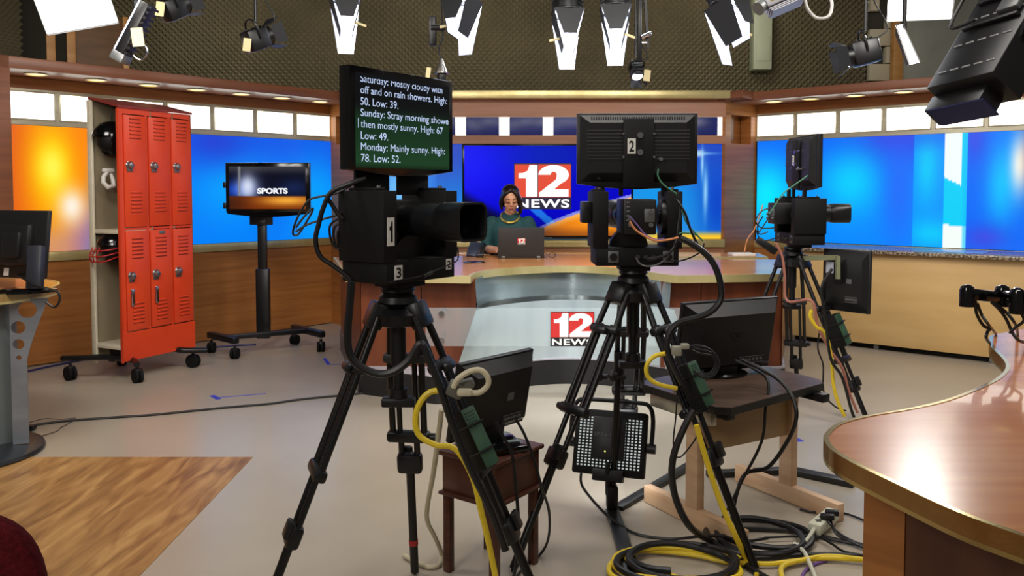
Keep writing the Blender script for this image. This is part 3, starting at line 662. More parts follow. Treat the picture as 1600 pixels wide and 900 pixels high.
# ================================================================ studio cameras and their gear
def tripod(name, label, top, feet, ts=(.165, .525, .715), group='camera tripods', tape=None):
    top = V(top); t = thing(name, label, 'tripod', (top.x, top.y, 0), 0, group)
    M = frame(top)
    b = MB(M); b.lathe([(.0, 0), (.055, 0), (.058, -.012), (.05, -.02), (.062, -.03), (.066, -.05), (.05, -.065), (.0, -.066)], 28); b.build('bowl', BLACK, t)
    b = MB(M); b.lathe([(0, -.066), (.075, -.066), (.095, -.085), (.09, -.12), (.05, -.13), (0, -.13)], 28); b.build('crown', BLACKP, t)
    b = MB(M); b.cyl((0, 0, -.12), (0, 0, -.26), .026, n=20).cyl((0, 0, -.26), (0, 0, -.34), .018, n=16).cyl((0, 0, -.34), (0, 0, -.37), .03, n=20).box((0, 0, -.385), (.11, .05, .03), .006); b.build('center_column', BLACK, t)
    for i, f in enumerate(feet):
        f = V((f[0], f[1], 0)); d = V((f.x - top.x, f.y - top.y, 0)).normalized(); s0 = top + d * .075 + V((0, 0, -.09)); ax = (f - s0); L = ax.length; ax.normalize()
        lat = ax.cross(V((0, 0, 1))).normalized(); up = lat.cross(ax).normalized(); P = lambda q: s0.lerp(f, q)
        t1, t2, t3 = ts[i] if isinstance(ts[0], (tuple, list)) else ts
        b = MB()
        for s in (-1, 1):
            b.cyl(P(0) + lat * s * .045, P(t1) + lat * s * .054, .0125, n=12)
            b.cyl(P(t1 - .02) + lat * s * .056, P(t2) + lat * s * .056, .0115, n=12)
            b.cyl(P(t1 - .02) + lat * s * .03, P(t2) + lat * s * .03, .0095, n=12)
            b.cyl(P(t2) + lat * s * .028, P(t3) + lat * s * .028, .011, n=12)
        b.cyl(P(t3 - .02), P(.99), .0155, n=14)
        b.cyl(P(.985), P(1.0), .012, .004, n=12)
        leg = b.build('leg', TUBE, t)
        b = MB(basis(P(0), lat, ax, up)); b.box((0, .0, 0), (.1, .09, .05), .012); b.build('shoulder', BLACKP, leg)
        if i == 0 or True:
            b = MB(basis(P(t1), lat, ax, up)); b.box((0, 0, 0), (.155, .035, .04), .012).box((0, .012, .028), (.08, .03, .026), .01); b.build('clamp', DKGREY if i == 2 else BLACKP, leg)
        b = MB(basis(P(t2), lat, ax, up)); b.box((0, 0, 0), (.155, .04, .042), .012); b.cyl((.07, 0, 0), (.095, 0, 0), .014, n=12); b.build('clamp', BLACKP, leg)
        b = MB(basis(P(t3), lat, ax, up)); b.box((0, 0, 0), (.09, .075, .045), .014).box((-.02, -.02, .028), (.05, .06, .02), .008); b.build('clamp', BLACKP, leg)
        if tape is not None and i == tape[0]:
            MB().cyl(P(tape[1]), P(tape[1] + .02), .017, n=16).build('tape_band', mat('red_tape', (168, 34, 30), .5), leg)
    return t
def plate(M, ch, w, h, parent, name='number_plate'):
    b = MB(M); b.mi = 0; b.box((0, 0, 0), (w, h, .002)); b.mi = 1
    if ch == '1': b.prism([(-.22 * w + .44 * w * p[0] / .33, -.36 * h + .72 * h * p[1]) for p in [(0, .74), (.0, .58), (.13, .58), (.13, 0), (.33, 0), (.33, 1), (.19, 1), (.16, .82), (.08, .75)]], .0012, .0018)
    else: b.text(ch, Mx.Identity(4), w * (.30 if ch == '1' else .62), h * .72, bold=.02, depth=.0016)
    return b.build(name, [WHITE, LBLACK], parent)
def camera(name, label, M, num, variant):
    t = thing(name, label, 'studio camera', M @ V((0, 0, 0)), 0, 'studio cameras')
    b = MB(M); b.box((0, 0, .036), (.325, .2, .072), .004); b.box((0, 0, -.012), (.12, .12, .024), .004); base = b.build('base', BLACKM, t)
    for s in (-1, 1):
        b = MB(M); b.box((s * .145, 0, .18), (.06, .205, .225), .004); b.box((s * .145, 0, .296), (.045, .12, .012), .003)
        p = b.build('side_plate', BLACKM, t)
        for yy in (-.05, .05): MB(M).cyl((s * .145, yy, .30), (s * .145, yy, .309), .007, n=10).build('screw', CHROME, p)
    # camera body and lens
    b = MB(M); b.box((-.005, -.085, .195), (.125, .2, .135), .006); body = b.build('camera_body', BLACK, t)
    b = MB(M); b.cyl((-.005, .01, .195), (-.005, .10, .195), .05, n=28).cyl((-.005, .10, .195), (-.005, .2, .195), .056, n=28)
    for k in range(5): b.cyl((-.005, .11 + .016 * k, .195), (-.005, .12 + .016 * k, .195), .0565, n=28)
    lens = b.build('lens', BLACKP, t)
    z = .195
    ring = lambda w, h, y, r: [(x_ - .005, y, z_ + z) for x_, z_ in [(w / 2 - r + r * math.cos(a), h / 2 - r + r * math.sin(a)) for a in [PI / 8 * k for k in range(5)]] + [(-w / 2 + r + r * math.cos(a), h / 2 - r + r * math.sin(a)) for a in [PI / 2 + PI / 8 * k for k in range(5)]] + [(-w / 2 + r + r * math.cos(a), -h / 2 + r + r * math.sin(a)) for a in [PI + PI / 8 * k for k in range(5)]] + [(w / 2 - r + r * math.cos(a), -h / 2 + r + r * math.sin(a)) for a in [1.5 * PI + PI / 8 * k for k in range(5)]]]
    R = [ring(.118, .112, .19, .055), ring(.136, .122, .215, .045), ring(.14, .122, .31, .03), ring(.126, .108, .31, .026), ring(.11, .1, .225, .045)]
    vs = [p for r in R for p in r]; n = 20; fs = [(i * n + k, i * n + (k + 1) % n, (i + 1) * n + (k + 1) % n, (i + 1) * n + k) for i in range(4) for k in range(n)] + [tuple(range(n))]
    MB(M).raw(vs, fs).build('lens_hood', BLACKP, lens)
    MB(M).ball((-.005, .215, .195), (.048, .02, .046), 24).build('front_glass', mat('lens_glass', (8, 10, 16), .04, coat=1), lens)
    b = MB(M); b.cyl((.098, -.03, .19), (.116, -.03, .19), .07, n=28).cyl((.09, -.03, .19), (.098, -.03, .19), .03, n=20); b.build('gear_disc', BLACKP, t)
    # bracket under the screen
    if variant == 'front':
        b = MB(M); b.box((.095, -.03, .315), (.15, .012, .075), .003); b.box((-.095, -.03, .315), (.15, .012, .075), .003); b.build('screen_bracket', BLACKM, t)
    else:
        for x in (-.135, -.055, .12): 
            b = MB(M); b.box((x, -.02, .312), (.028 if x != -.055 else .016, .02, .075), .003); b.build('screen_bracket', BLACKM, t)
    # rear connectors
    b = MB(M)
    for k in range(5): b.box((-.052, -.187, .25 - .017 * k), (.012, .005, .006), .001)
    b.build('button_column', GREY, body); b = MB(M); b.box((.03, -.187, .2), (.04, .006, .05), .003); b.cyl((.035, -.18, .215), (.035, -.196, .215), .009, n=12).cyl((.035, -.18, .165), (.035, -.196, .165), .009, n=12)
    b.build('connectors', GREY, body)
    for zc_ in (.19, .165): MB(M).cyl((-.045, -.18, zc_), (-.045, -.2, zc_), .008, n=12).build('connector', GREY, body)
    # base rear sockets
    Mb = M @ basis((0, -.101, .036), (1, 0, 0), (0, 0, 1), (0, -1, 0))
    for x in (-.095, .12):
        b = MB(Mb); b.box((x, 0, .001), (.042, .046, .004), .003); b.mi = 1; b.cyl((x, 0, .003), (x, 0, .008), .015, n=16); b.build('socket', [GREY, BLACK], base)
    for x in (.0, .03, .06): b = MB(Mb); b.cyl((x, 0, 0), (x, 0, .012), .008, n=12); b.build('dial', DKGREY, base)
    b = MB(M); b.cyl((-.02, -.02, .072), (-.02, .03, .072), .075, n=32); b.build('tilt_hub', BLACK, t)
    b = MB(M); b.box((-.195, -.02, .21), (.04, .09, .085), .004).cyl((-.195, -.07, .23), (-.195, -.06, .23), .008, n=10); b.build('motor_box', BLACK, t)
    Mf = M @ basis((0, .1035, 0), (-1, 0, 0), (0, 0, 1), (0, 1, 0))
    if variant == 'front':
        plate(Mf @ Mx.Translation((-.145, .165, 0)), num, .03, .088, t)
        plate(Mf @ Mx.Translation((-.11, .035, -.002)), '3', .034, .046, t); plate(Mf @ Mx.Translation((.13, .045, -.002)), '2', .026, .036, t)
        b = MB(Mf); b.tube([(-.17, .01, .012), (-.12, .015, .02), (-.05, .02, .022), (.02, .03, .02), (.1, .045, .022), (.15, .06, .02), (.168, .1, .005)], .0025, 6, 5).cyl((-.02, .02, .02), (.02, .028, .02), .007, n=10); b.build('cable', BLACK, t)
    return t
def prompter(name, label, M, num, group, pic=None, wide=.53, high=.335, back='plain'):
    t = thing(name, label, 'monitor', M @ V((0, 0, 0)), 0, group)
    w, h = wide, high; b = MB(M)
    out = [(-w / 2, .022), (-w / 4, .006), (0, 0), (w / 4, .006), (w / 2, .022), (w / 2, h), (-w / 2, h)] if not pic else None
    if out: b.prism(out, -.018, .018, T=basis((0, 0, 0), (1, 0, 0), (0, 0, 1), (0, -1, 0)), bev=.005)
    else: b.prism([(-w / 2, .02), (-w / 4, .006), (0, 0), (w / 4, .006), (w / 2, .02), (w / 2, h), (-w / 2, h)], -.018, .03, T=basis((0, 0, 0), (1, 0, 0), (0, 0, 1), (0, -1, 0)), bev=.004)
    b.build('bezel', BLACKG if pic else BLACK, t)
    # rear shell
    b = MB(M)
    T = basis((0, -.018, 0), (1, 0, 0), (0, 0, 1), (0, -1, 0))
    r = [(-w / 2 + .012, .03), (w / 2 - .012, .03), (w / 2 - .012, h - .008), (-w / 2 + .012, h - .008)]; r2 = [(-w / 2 + .05, .065), (w / 2 - .05, .065), (w / 2 - .05, h - .04), (-w / 2 + .05, h - .04)]
    b.raw([(p[0], p[1], 0) for p in r] + [(p[0], p[1], .032) for p in r2], [(0, 1, 5, 4), (1, 2, 6, 5), (2, 3, 7, 6), (3, 0, 4, 7), (4, 5, 6, 7)], T)
    sh = b.build('rear_shell', BLACK, t)
    if back == 'vents':
        b = MB(M)
        for k in range(9): b.box((0, -.05, h - .07 - .014 * k), (w * .84, .003, .004))
        for k in range(40): b.box((-w * .38 + w * .76 * k / 39, -.03, h - .022), (.004, .02, .012))
        b.build('vents', DKGREY, sh)
        b = MB(M); b.box((0, -.056, h * .47), (.12, .014, h * .9), .003); b.build('spine_plate', BLACKM, t)
        b = MB(M)
        for z_ in (.58, .36):
            b.cyl((.005, -.06, h * (z_ + .12)), (.005, -.072, h * (z_ + .12)), .012, n=20)
        b.build('thumb_screw', CHROME, t)
        b = MB(M)
        for x, z_ in ((-.06, .72), (.06, .72), (-.06, .42), (.06, .42)): b.cyl((x, -.06, h * z_), (x, -.068, h * z_), .005, n=8)
        b.build('screws', CHROME, t)
        plate(M @ basis((-.028, -.065, h * .56), (1, 0, 0), (0, 0, 1), (0, -1, 0)), num, .032, .06, t)
        b = MB(M); b.cyl((.085, -.05, h * .39), (.085, -.085, h * .39), .007, n=10); b.build('plug', GREY, t)
    if pic: pic(M, t, w, h)
    return t
M1 = frame((-.372, 2.75, 1.108), math.radians(-126.5)); M2 = frame((.49, 3.35, 1.105), math.radians(1)); M3 = frame((1.85, 5.35, 1.06), math.radians(-87))
tripod('tripod', 'black camera tripod under the screen with the white weather text', (-.379, 2.75, 1.105 - .024), [(-.81, 2.58), (.12, 2.62), (-.355, 2.98)], [(.165, .50, .70), (.165, .50, .70), (.17, .46, .56)], tape=(2, .86))
tripod('tripod', 'black camera tripod with a lit panel lamp behind its feet', (.49, 3.35, 1.105 - .024), [(.0, 3.0), (.90, 3.0), (.563, 4.05)], [(.14, .44, .61), (.14, .44, .61), (.2, .5, .62)])
tripod('tripod', 'farthest black camera tripod, beside the plywood counter', (1.81, 5.35, 1.06 - .024), [(1.37, 5.25), (2.15, 4.96), (2.0, 5.78)], (.3, .62, .78))
camera('studio_camera', 'black studio camera number 1 with its lens pointing right', M1, '1', 'front')
camera('studio_camera', 'black studio camera seen from behind, aimed at the news desk', M2, '2', 'rear')
camera('studio_camera', 'far black studio camera in profile before the right blue graphic', M3, '3', 'rear')
# scrolling text screen
def script_pic(M, t, w, h):
    T = M @ basis((w / 2 - .021, .019, .026), (-1, 0, 0), (0, 0, 1), (0, 1, 0)); sw, sh = w - .042, h - .046
    def f(u, v):
        c = mix((28, 62, 34), (20, 48, 28), sst(0, .45, v)); c = mix(c, (9, 11, 13), sst(.5, .72, v)); c = mix(c, (12, 14, 18), sst(.8, 1, v)); c = mix(c, (8, 22, 12), sst(.06, 0, v) * .6)
        return c
    picture('screen', T, sw, sh, f, colmat('prompter_light', 1.0, .2), t, 40, 40)
    lines = [('Saturday: Mostly cloudy with', .925), ('off and on rain showers. High:', .985), ('50. Low: 39.', .40), ('Sunday: Stray morning showe', 1.0), ('then mostly sunny. High: 67', .93), ('Low: 49.', .285), ('Monday: Mainly sunny. High:', .955), ('78. Low: 52.', .42)]
    b = MB(T); pitch = (sh - .012) / 8.0
    for k, (s_, fw) in enumerate(lines):
        ww = fw * (sw - .028); desc = any(ch in s_ for ch in 'ypgj'); hh = pitch * (.86 if desc else .68)
        b.text(s_, Mx.Translation((.022 + ww / 2, sh - .017 - k * pitch - (pitch * .09 if desc else 0), 0)), ww, hh, bold=0, depth=.0012)
        n_ = len(b.v)
    for i, v in enumerate(b.v): pass
    lim = sw - .004; Ti = T.inverted(); b.v = [T @ V((min((Ti @ v).x, lim), min((Ti @ v).y, sh - .012), (Ti @ v).z)) for v in b.v]
    b.build('script_text', glow('script_white', (196, 214, 250), 1.0), t)
    MB(T).box((.012, sh * .47, .001), (.002, .03, .001)).build('cue_mark', glow('cue', (200, 215, 250), .8), t)
prompter('script_screen', 'black screen with white weather script over camera number 1', frame((-.366, 2.76, 1.446), math.radians(-125.4)) @ Mx.Translation((0, .0, 0)), '1', 'screens over the studio cameras', script_pic, .492, .338)
prompter('script_screen', 'black vented screen back with a number 2 plate', frame((.497, 3.33, 1.405), math.radians(-1)), '2', 'screens over the studio cameras', None, .478, .302, 'vents')
b3 = prompter('script_screen', 'black screen seen from its side over the far camera', frame((1.88, 5.36, 1.40), math.radians(-88)), '3', 'screens over the studio cameras', None, .49, .35, 'vents')

# green-faced power boxes strapped to tripod legs
def power_box(a, c, side, label, w=.075, d=.06):
    a, c = V(a), V(c); ax = (c - a).normalized(); vw = V((0, 1, 0)); x = ax.cross(vw).normalized(); 
    if x.x < 0: x = -x
    y = ax.cross(x).normalized()
    if y.y > 0: y = -y
    ang = side; x2 = x * math.cos(ang) + y * math.sin(ang); y2 = -x * math.sin(ang) + y * math.cos(ang)
    L = (c - a).length; T = basis((a + c) / 2, x2, y2, ax)
    t = thing('power_box', label, 'power box', (a + c) / 2, 0, 'power boxes on the tripods')
    MB(T).box((-.012, 0, 0), (w, d, L), .004).build('case', BLACKM, t)
    b = MB(T); b.box((w / 2 - .012 + .003, 0, 0), (.006, d * .96, L * .98), .002)
    for k in range(6): b.box((w / 2 - .0115 + .006, 0, -L * .42 + L * .05 * k), (.003, d * .7, L * .02))
    b.build('face', GREEN, t)
    for k in (-.22, .22): MB(T).box((-.006, 0, L * k), (w + .02, d + .008, .006)).build('strap', BLACK, t)
    return t
power_box(at(722, 640, 2.58), at(764, 730, 2.54), .8, 'black and green power box strapped below the white power cord', .07, .055)
power_box(at(1072, 568, 3.12), at(1103, 636, 3.08), .8, 'black and green power box on the leg before the cart monitor', .07, .055)
power_box(at(1300, 492, 5.08), at(1320, 540, 5.05), .8, 'black and green power box on the farthest tripod', .085, .07)

# ---- small antique table and its monitor
wt = thing('wood_stand', 'small dark antique wood table with thin square legs', 'table', (-.06, 2.98, 0))
DW = noisy('mahogany', (84, 44, 30), (64, 32, 22), (5, 5, 26), .35, detail=5)
A = V((-.255, 3.0, 0)); Bf = V((-.058, 2.855, 0)); Cc = V((.118, 3.1, 0)); x = (Bf - A); LX = x.length; x.normalize(); y = (Cc - Bf); LY = y.length; y = V((-x.y, x.x, 0))
MT = basis(A, x, y, (0, 0, 1)); LY = .27; zt = .455
MB(MT).box((LX / 2, LY / 2, zt - .009), (LX + .03, LY + .03, .018), .006).build('top', DW, wt)
MB(MT).box((LX / 2, LY / 2, zt - .085), (LX, LY, .135), .003).build('apron', DW, wt)
MB(MT).box((LX / 2, LY / 2, zt - .158), (LX + .024, LY + .024, .014), .005).build('moulding', DW, wt)
for xx in (.016, LX - .016):
    for yy in (.016, LY - .016): MB(MT).box((xx, yy, (zt - .16) / 2), (.03, .03, zt - .16), .003).build('leg', DW, wt)
def flat_monitor(name, label, TL, TR, h, tilt, depth=.05, logo=False, base=True, zb=None, ports=True, group=None):
    TL, TR = V(TL), V(TR); x = (TR - TL); x.z = 0; w = x.length; x.normalize(); n = V((x.y, -x.x, 0))       # n: towards the viewer (back of the screen)
    if n.y > 0: n = -n
    z = (V((0, 0, 1)) * math.cos(tilt) + n * -math.sin(tilt)).normalized(); yb = z.cross(x)
    if yb.dot(n) < 0: yb = -yb
    o_ = TL - z * h; T = basis(o_, x, z, yb)               # local x right, y up, z to the viewer
    t = thing(name, label, 'monitor', (TL + TR) / 2 - V((0, 0, h)), 0, group)
    MB(T).box((w / 2, h / 2, -.01), (w, h, .024), .005).build('bezel', BLACK, t)
    MB(T).box((w / 2, h / 2, -.0235), (w - .04, h - .04, .004)).build('screen', BLACKG, t)
    r = [(.008, .01), (w - .008, .01), (w - .008, h - .008), (.008, h - .008)]; i1, i2 = w * .12, w * .14; r2 = [(i2, h * .16), (w - i1, h * .16), (w - i1, h * .84), (i2, h * .84)]
    b = MB(T); b.raw([(p[0], p[1], .002) for p in r] + [(p[0], p[1], depth) for p in r2], [(0, 1, 5, 4), (1, 2, 6, 5), (2, 3, 7, 6), (3, 0, 4, 7), (4, 5, 6, 7)]); sh = b.build('rear_shell', BLACK, t)
    if ports:
        b = MB(T); b.box((w * .68, h * .21, depth + .001), (w * .26, h * .09, .002))
        sh2 = b.build('port_panel', DKGREY, t); b = MB(T)
        for k in range(6): b.box((w * (.58 + .04 * k), h * .21, depth + .004), (.012, .008, .006), .001)
        for zz in (.255, .165): b.box((w * .68, h * zz, depth + .003), (w * .27, .002, .002))
        b.build('ports', GREY, t)
    if logo:
        b = MB(T); s_ = .018; cx, cy = w * .5, h * .55
        b.prism([(cx - 2.2 * s_, cy + .8 * s_), (cx - .9 * s_, cy + .8 * s_), (cx, cy - .3 * s_), (cx + .9 * s_, cy + .8 * s_), (cx + 2.2 * s_, cy + .8 * s_), (cx, cy - 1.1 * s_)], depth, depth + .0025)
        b.prism([(cx - .5 * s_, cy + .9 * s_), (cx + .5 * s_, cy + .9 * s_), (cx, cy + .2 * s_)], depth, depth + .0025); b.build('emblem', BLACKG, t)
    else:
        b = MB(T); b.box((w * .62, h * .5, depth + .001), (.035, .03, .001)); b.build('sticker', GREY, t)
    if base:
        p = T @ V((w / 2, 0, .0)); b = MB(T); b.box((w / 2, .0, .025), (.1, .09, .03), .008); b.build('neck', BLACK, t)
        MB(frame((p.x, p.y, zb), math.atan2(x.y, x.x))).lathe([(0, 0), (.11, 0), (.112, .008), (.1, .016), (0, .02)], 40, Mx.Diagonal((1.1, .8, 1, 1))).build('base', BLACKG, t)
    return t, T, w
flat_monitor('monitor', 'black monitor seen from behind on the small antique table', at(719, 570, 2.9), at(834, 543, 3.2), .30, -.19, .045, zb=zt)
# ---- rolling cart table
ctb = thing('cart_table', 'low table with a black edged top and bare pine feet', 'table', (1.0, 3.7, 0))
zc = .56; k_ = .84 / .85
P4 = [gnd(995, 597, zc), gnd(1131, 640, zc), gnd(1296, 596, zc)]; P4.append(P4[0] + P4[2] - P4[1])
cen = (P4[0] + P4[2]) / 2
def chamfer(P, c):
    out = []
    for i in range(4):
        p, a, d = P[i], P[i - 1], P[(i + 1) % 4]; out += [p + (a - p).normalized() * c, p + (d - p).normalized() * c]
    return out
CP = chamfer(P4, .05)
MB().prism([(p.x, p.y) for p in CP], zc - .003, zc).build('laminate', noisy('brown_laminate', (92, 74, 62), (78, 60, 50), (4, 20, 4), .28, detail=5), ctb)
MB().prism([(cen.x + (p.x - cen.x) * 1.006, cen.y + (p.y - cen.y) * 1.006) for p in CP], zc - .032, zc - .003).build('edge_band', BLACK, ctb)
u = (P4[1] - P4[0]); LU = u.length; u.normalize(); v = (P4[2] - P4[1]); LVn = v.length; v.normalize(); v = V((-u.y, u.x, 0)); O = P4[0].copy(); O.z = 0
MQ = basis(O, u, v, (0, 0, 1))
MB(MQ).box((LU / 2, .025, zc - .06), (LU * .7, .03, .055), .002).build('rail', noisy('steel_rail', (190, 186, 170), (170, 166, 150), (3, 3, 9), .3, .7), ctb)
for yy in (.09, LVn * .86):
    MB(MQ).box((LU / 2, yy, .04), (LU * 1.12, .04, .075), .002).build('foot', PINE, ctb)
    MB(MQ).box((LU * .52, yy, .3), (.07, .04, .45), .002).build('leg', PINE, ctb)
    MB(MQ).box((LU / 2, yy, zc - .05), (LU * .8, .045, .035), .002).build('bearer', BLACK, ctb)
MB(MQ).box((LU * .52, LVn * .48, zc - .145), (.02, LVn * .74, .22), .002).build('panel', noisy('cart_ply', (186, 156, 112), (168, 138, 96), (2, 2, 9), .5), ctb)
flat_monitor('monitor', 'wide black monitor seen from behind on the cart table', at(1068, 474, 3.6), at(1216, 463, 3.84), .34, -.17, .06, logo=True, zb=zc)
# far tripod's side monitor on a green bracket
sm, Tm, wm = flat_monitor('monitor', 'black monitor fixed to the side of the farthest tripod', at(1287, 388, 5.27), at(1361, 393, 5.02), .385, .02, .03, base=False, group=None)
BRK = mat('olive_bracket', (120, 122, 92), .5)
b = MB(); b.bar(at(1245, 404, 5.3), at(1309, 402, 5.14), .02, .03).bar(at(1309, 400, 5.1), at(1309, 436, 5.08), .02, .024, up=(1, 0, 0)); b.build('bracket', BRK, sm)
MB(Tm).box((.07, .27, .034), (.055, .07, .004)).build('rating_label', mat('label_grey', (186, 190, 206), .5), sm)
MB(Tm).box((.13, .24, .03), (.06, .13, .04), .006).build('mount_block', BLACKM, sm)
# ================================================================ lamp panel on a stand
ls = thing('light_stand', 'thin black light stand with a flat foot behind the center tripod', 'light stand', (.43, 3.56, 0))
f0, f1, f2 = gnd(957, 812), gnd(990, 905), gnd(1048, 812)
pole = V((.435, 3.56, 0))
b = MB(); b.cyl(pole + V((0, 0, .03)), pole + V((.03, .04, .62)), .014, n=14); b.cyl(pole + V((.03, .04, .60)), pole + V((.03, .04, .70)), .02, n=14); b.build('pole', TUBE, ls)
b = MB(); b.box(pole + V((0, 0, .07)), (.05, .05, .1), .008).box(pole + V((-.02, 0, .15)), (.02, .03, .14), .006); b.build('socket', BLACKP, ls)
b = MB(); b.bar(pole + V((0, 0, .012)), (f1.x, f1.y, .012), .06, .016, bev=.004); b.build('foot_bar', BLACKP, ls)
b = MB(); b.bar(pole + V((.03, .03, .012)), (1.05, 4.35, .012), .05, .016, bev=.004); b.build('foot_bar', BLACKP, ls)
b = MB(); b.cyl(pole + V((-.05, .03, .59)), pole + V((.06, .03, .59)), .011, n=12).ball(pole + V((-.055, .03, .59)), .02, 12).ball(pole + V((.0, .0, .60)), .024, 12); b.build('knob', BLACK, ls)
lp = thing('panel_lamp', 'square black LED panel lamp glowing through its punched back', 'lamp', (.40, 3.62, .3))
a_ = at(892, 737, 3.62); c_ = at(1004, 645, 3.66); 
xx = V((.305, -.10, 0)); w = xx.length; xx.normalize(); h = .28
n_ = V((xx.y, -xx.x, 0)); up = (V((0, 0, 1)) * math.cos(.36) - n_ * math.sin(.36)).normalized(); zz = xx.cross(up).normalized()
T = basis(a_, xx, up, zz)
MB(T).box((w / 2, h / 2, -.03), (w, h, .05), .01).build('housing', BLACKM, lp)
HOLE = glow('panel_holes', (226, 234, 232), .65)
b = MB(T); nx = 17; ny = 17
for i in range(nx):
    for j in range(ny):
        u_, v_ = (i + .5) / nx, (j + .5) / ny
        if .25 < u_ < .72 and v_ > .22: continue
        if v_ > .94 and .3 < u_ < .75: continue
        b.box((.018 + (w - .036) * u_, .03 + (h - .06) * v_, -.0045), ((w - .036) / nx * .52, (h - .06) / ny * .5, .002))
ob = b.build('lit_holes', HOLE, lp); ob['kind'] = 'stuff'
MB(T).box((w * .49, h * .56, .004), (w * .46, h * .66, .02), .004).build('driver_box', BLACK, lp)
MB(T).box((w * .52, .0, .0), (w * .42, .05, .05), .006).build('power_unit', BLACK, lp)
b = MB(T @ Mx.Translation((w * .41, h * .62, .0145))); b.text('LP-1 x 1', Mx.Identity(4), .07, .014, depth=0); b.build('marking', mat('faint_mark', (90, 90, 92), .5), lp)
b = MB(T); b.ball((w * .46, h * .36, .015), .004, 8); b.build('pilot_light', glow('pilot', (230, 230, 120), 1.2), lp)
b = MB(T); b.tube([(-.02, h * .45, -.03), (-.022, h * .9, -.03), (0, h + .035, -.03), (w * .2, h + .045, -.03), (w * .8, h + .045, -.03), (w, h + .035, -.03), (w + .022, h * .9, -.03), (w + .02, h * .45, -.03)], .010, 10, 4); b.build('yoke', BLACKP, lp)
for s in (-.022, w + .022):
    b = MB(T); b.cyl((s - .018, h * .47, -.03), (s + .018, h * .47, -.03), .022, n=20); b.build('knob', BLACK, lp)
MB(T).box((w / 2, h / 2, -.057), (w - .03, h - .03, .004)).build('light_face', glow('panel_face', (255, 255, 255), 9), lp)

# ================================================================ on the desk
lap = thing('laptop', 'open black laptop with a 12 NEWS sticker on the news desk', 'laptop', (-.01, 7.05, .832))
xa, xb = at(778, 403, 6.98).x, at(848, 403, 6.98).x; wl = xb - xa + .012; hl = .248
T = basis((xa, 6.975, .846), (1, 0, 0), V((0, -.10, 1)).normalized(), V((0, -1, -.10)).normalized())
MB(T).box((wl / 2, hl / 2, 0), (wl, hl, .012), .005).build('lid', mat('laptop_black', (40, 38, 38), .5), lap)
MB(T).box((wl / 2, hl / 2, -.007), (wl - .03, hl - .04, .001)).build('screen', glow('laptop_screen', (190, 205, 235), .8), lap)
MB().box(((xa + xb) / 2 + .006, 7.11, .843), (wl, .27, .02), .005).build('keyboard_base', mat('laptop_base', (36, 34, 36), .4), lap)
for xq in (.12, .88): MB(T).box((wl * xq, -.002, .004), (.03, .018, .012), .003).build('hinge', GREY, lap)
badge(T @ Mx.Translation((wl * .42, hl * .42, .0072)), .068, .056, lap, name='sticker')
dm = thing('desk_phone', 'tilted slate desk phone on the news desk left of the anchor', 'phone', (-.36, 7.22, .832))
SLATE = mat('slate_plastic', (44, 50, 66), .35)
b = MB(); b.bar(at(737, 401, 7.15), at(744, 379, 7.3), .10, .03, up=(0, -1, .4), bev=.008); b.build('phone_body', SLATE, dm)
b = MB(); b.bar(at(751, 400, 7.14), at(757, 381, 7.28), .035, .035, up=(0, -1, .4), bev=.012); b.build('handset', BLACK, dm)
o = MB(frame((-.275, 7.08, .832))).box((0, 0, .018), (.07, .06, .034), .014); o = o.build('desk_speaker', BLACK); tag(o, 'small rounded black box on the desk beside the laptop', 'speaker')
o = MB(frame((-.30, 6.55, .832), .3)).box((0, 0, .005), (.16, .09, .009), .004).build('tablet', BLACKG); tag(o, 'flat black tablet lying on the news desk', 'tablet')
gl = thing('eyeglasses', 'thin framed eyeglasses folded on the desk beside the laptop', 'eyeglasses', (.31, 7.02, .832))
b = MB()
for xq in (.27, .34): b.tube([(xq + .028 * math.cos(t), 7.0, .857 + .021 * math.sin(t)) for t in [2 * PI * k / 16 for k in range(16)]], .0025, 6, closed=True)
b.cyl((.298, 7.0, .86), (.312, 7.0, .86), .0025, n=6); b.build('rims', BLACK, gl)
b = MB(); b.tube([(.242, 7.0, .86), (.245, 7.06, .862), (.25, 7.12, .84)], .0025, 6); b.tube([(.368, 7.0, .86), (.365, 7.06, .862), (.36, 7.12, .84)], .0025, 6); b.build('temples', BLACK, gl)

# ================================================================ the anchor
SKIN = noisy('skin', (214, 156, 120), (204, 146, 110), (14, 14, 14), .45); HAIR = noisy('hair', (30, 20, 18), (18, 12, 12), (60, 60, 8), .3); SWEAT = noisy('sweater', (22, 74, 74), (18, 64, 66), (40, 40, 40), .75); NECK = mat('gold_necklace', (206, 180, 92), .3, .7)
AX, AY = at(797, 330, 7.42).x, 7.42
def skin(verts, edges, root=0, sub=2):
    me = bpy.data.meshes.new('sk'); me.from_pydata([v[0] for v in verts], edges, []); ob = bpy.data.objects.new('sk', me); COL.objects.link(ob)
    m = ob.modifiers.new('s', 'SKIN'); m.use_smooth_shade = True
    for i, v in enumerate(verts):
        r = v[1]; me.skin_vertices[0].data[i].radius = r if isinstance(r, tuple) else (r, r)
    me.skin_vertices[0].data[root].use_root = True
    sm_ = ob.modifiers.new('d', 'SUBSURF'); sm_.levels = sub
    me2 = bpy.data.meshes.new_from_object(ob.evaluated_get(bpy.context.evaluated_depsgraph_get()))
    vs = [v.co.copy() for v in me2.vertices]; fs = [tuple(p.vertices) for p in me2.polygons]
    bpy.data.objects.remove(ob, do_unlink=True); bpy.data.meshes.remove(me2); return vs, fs
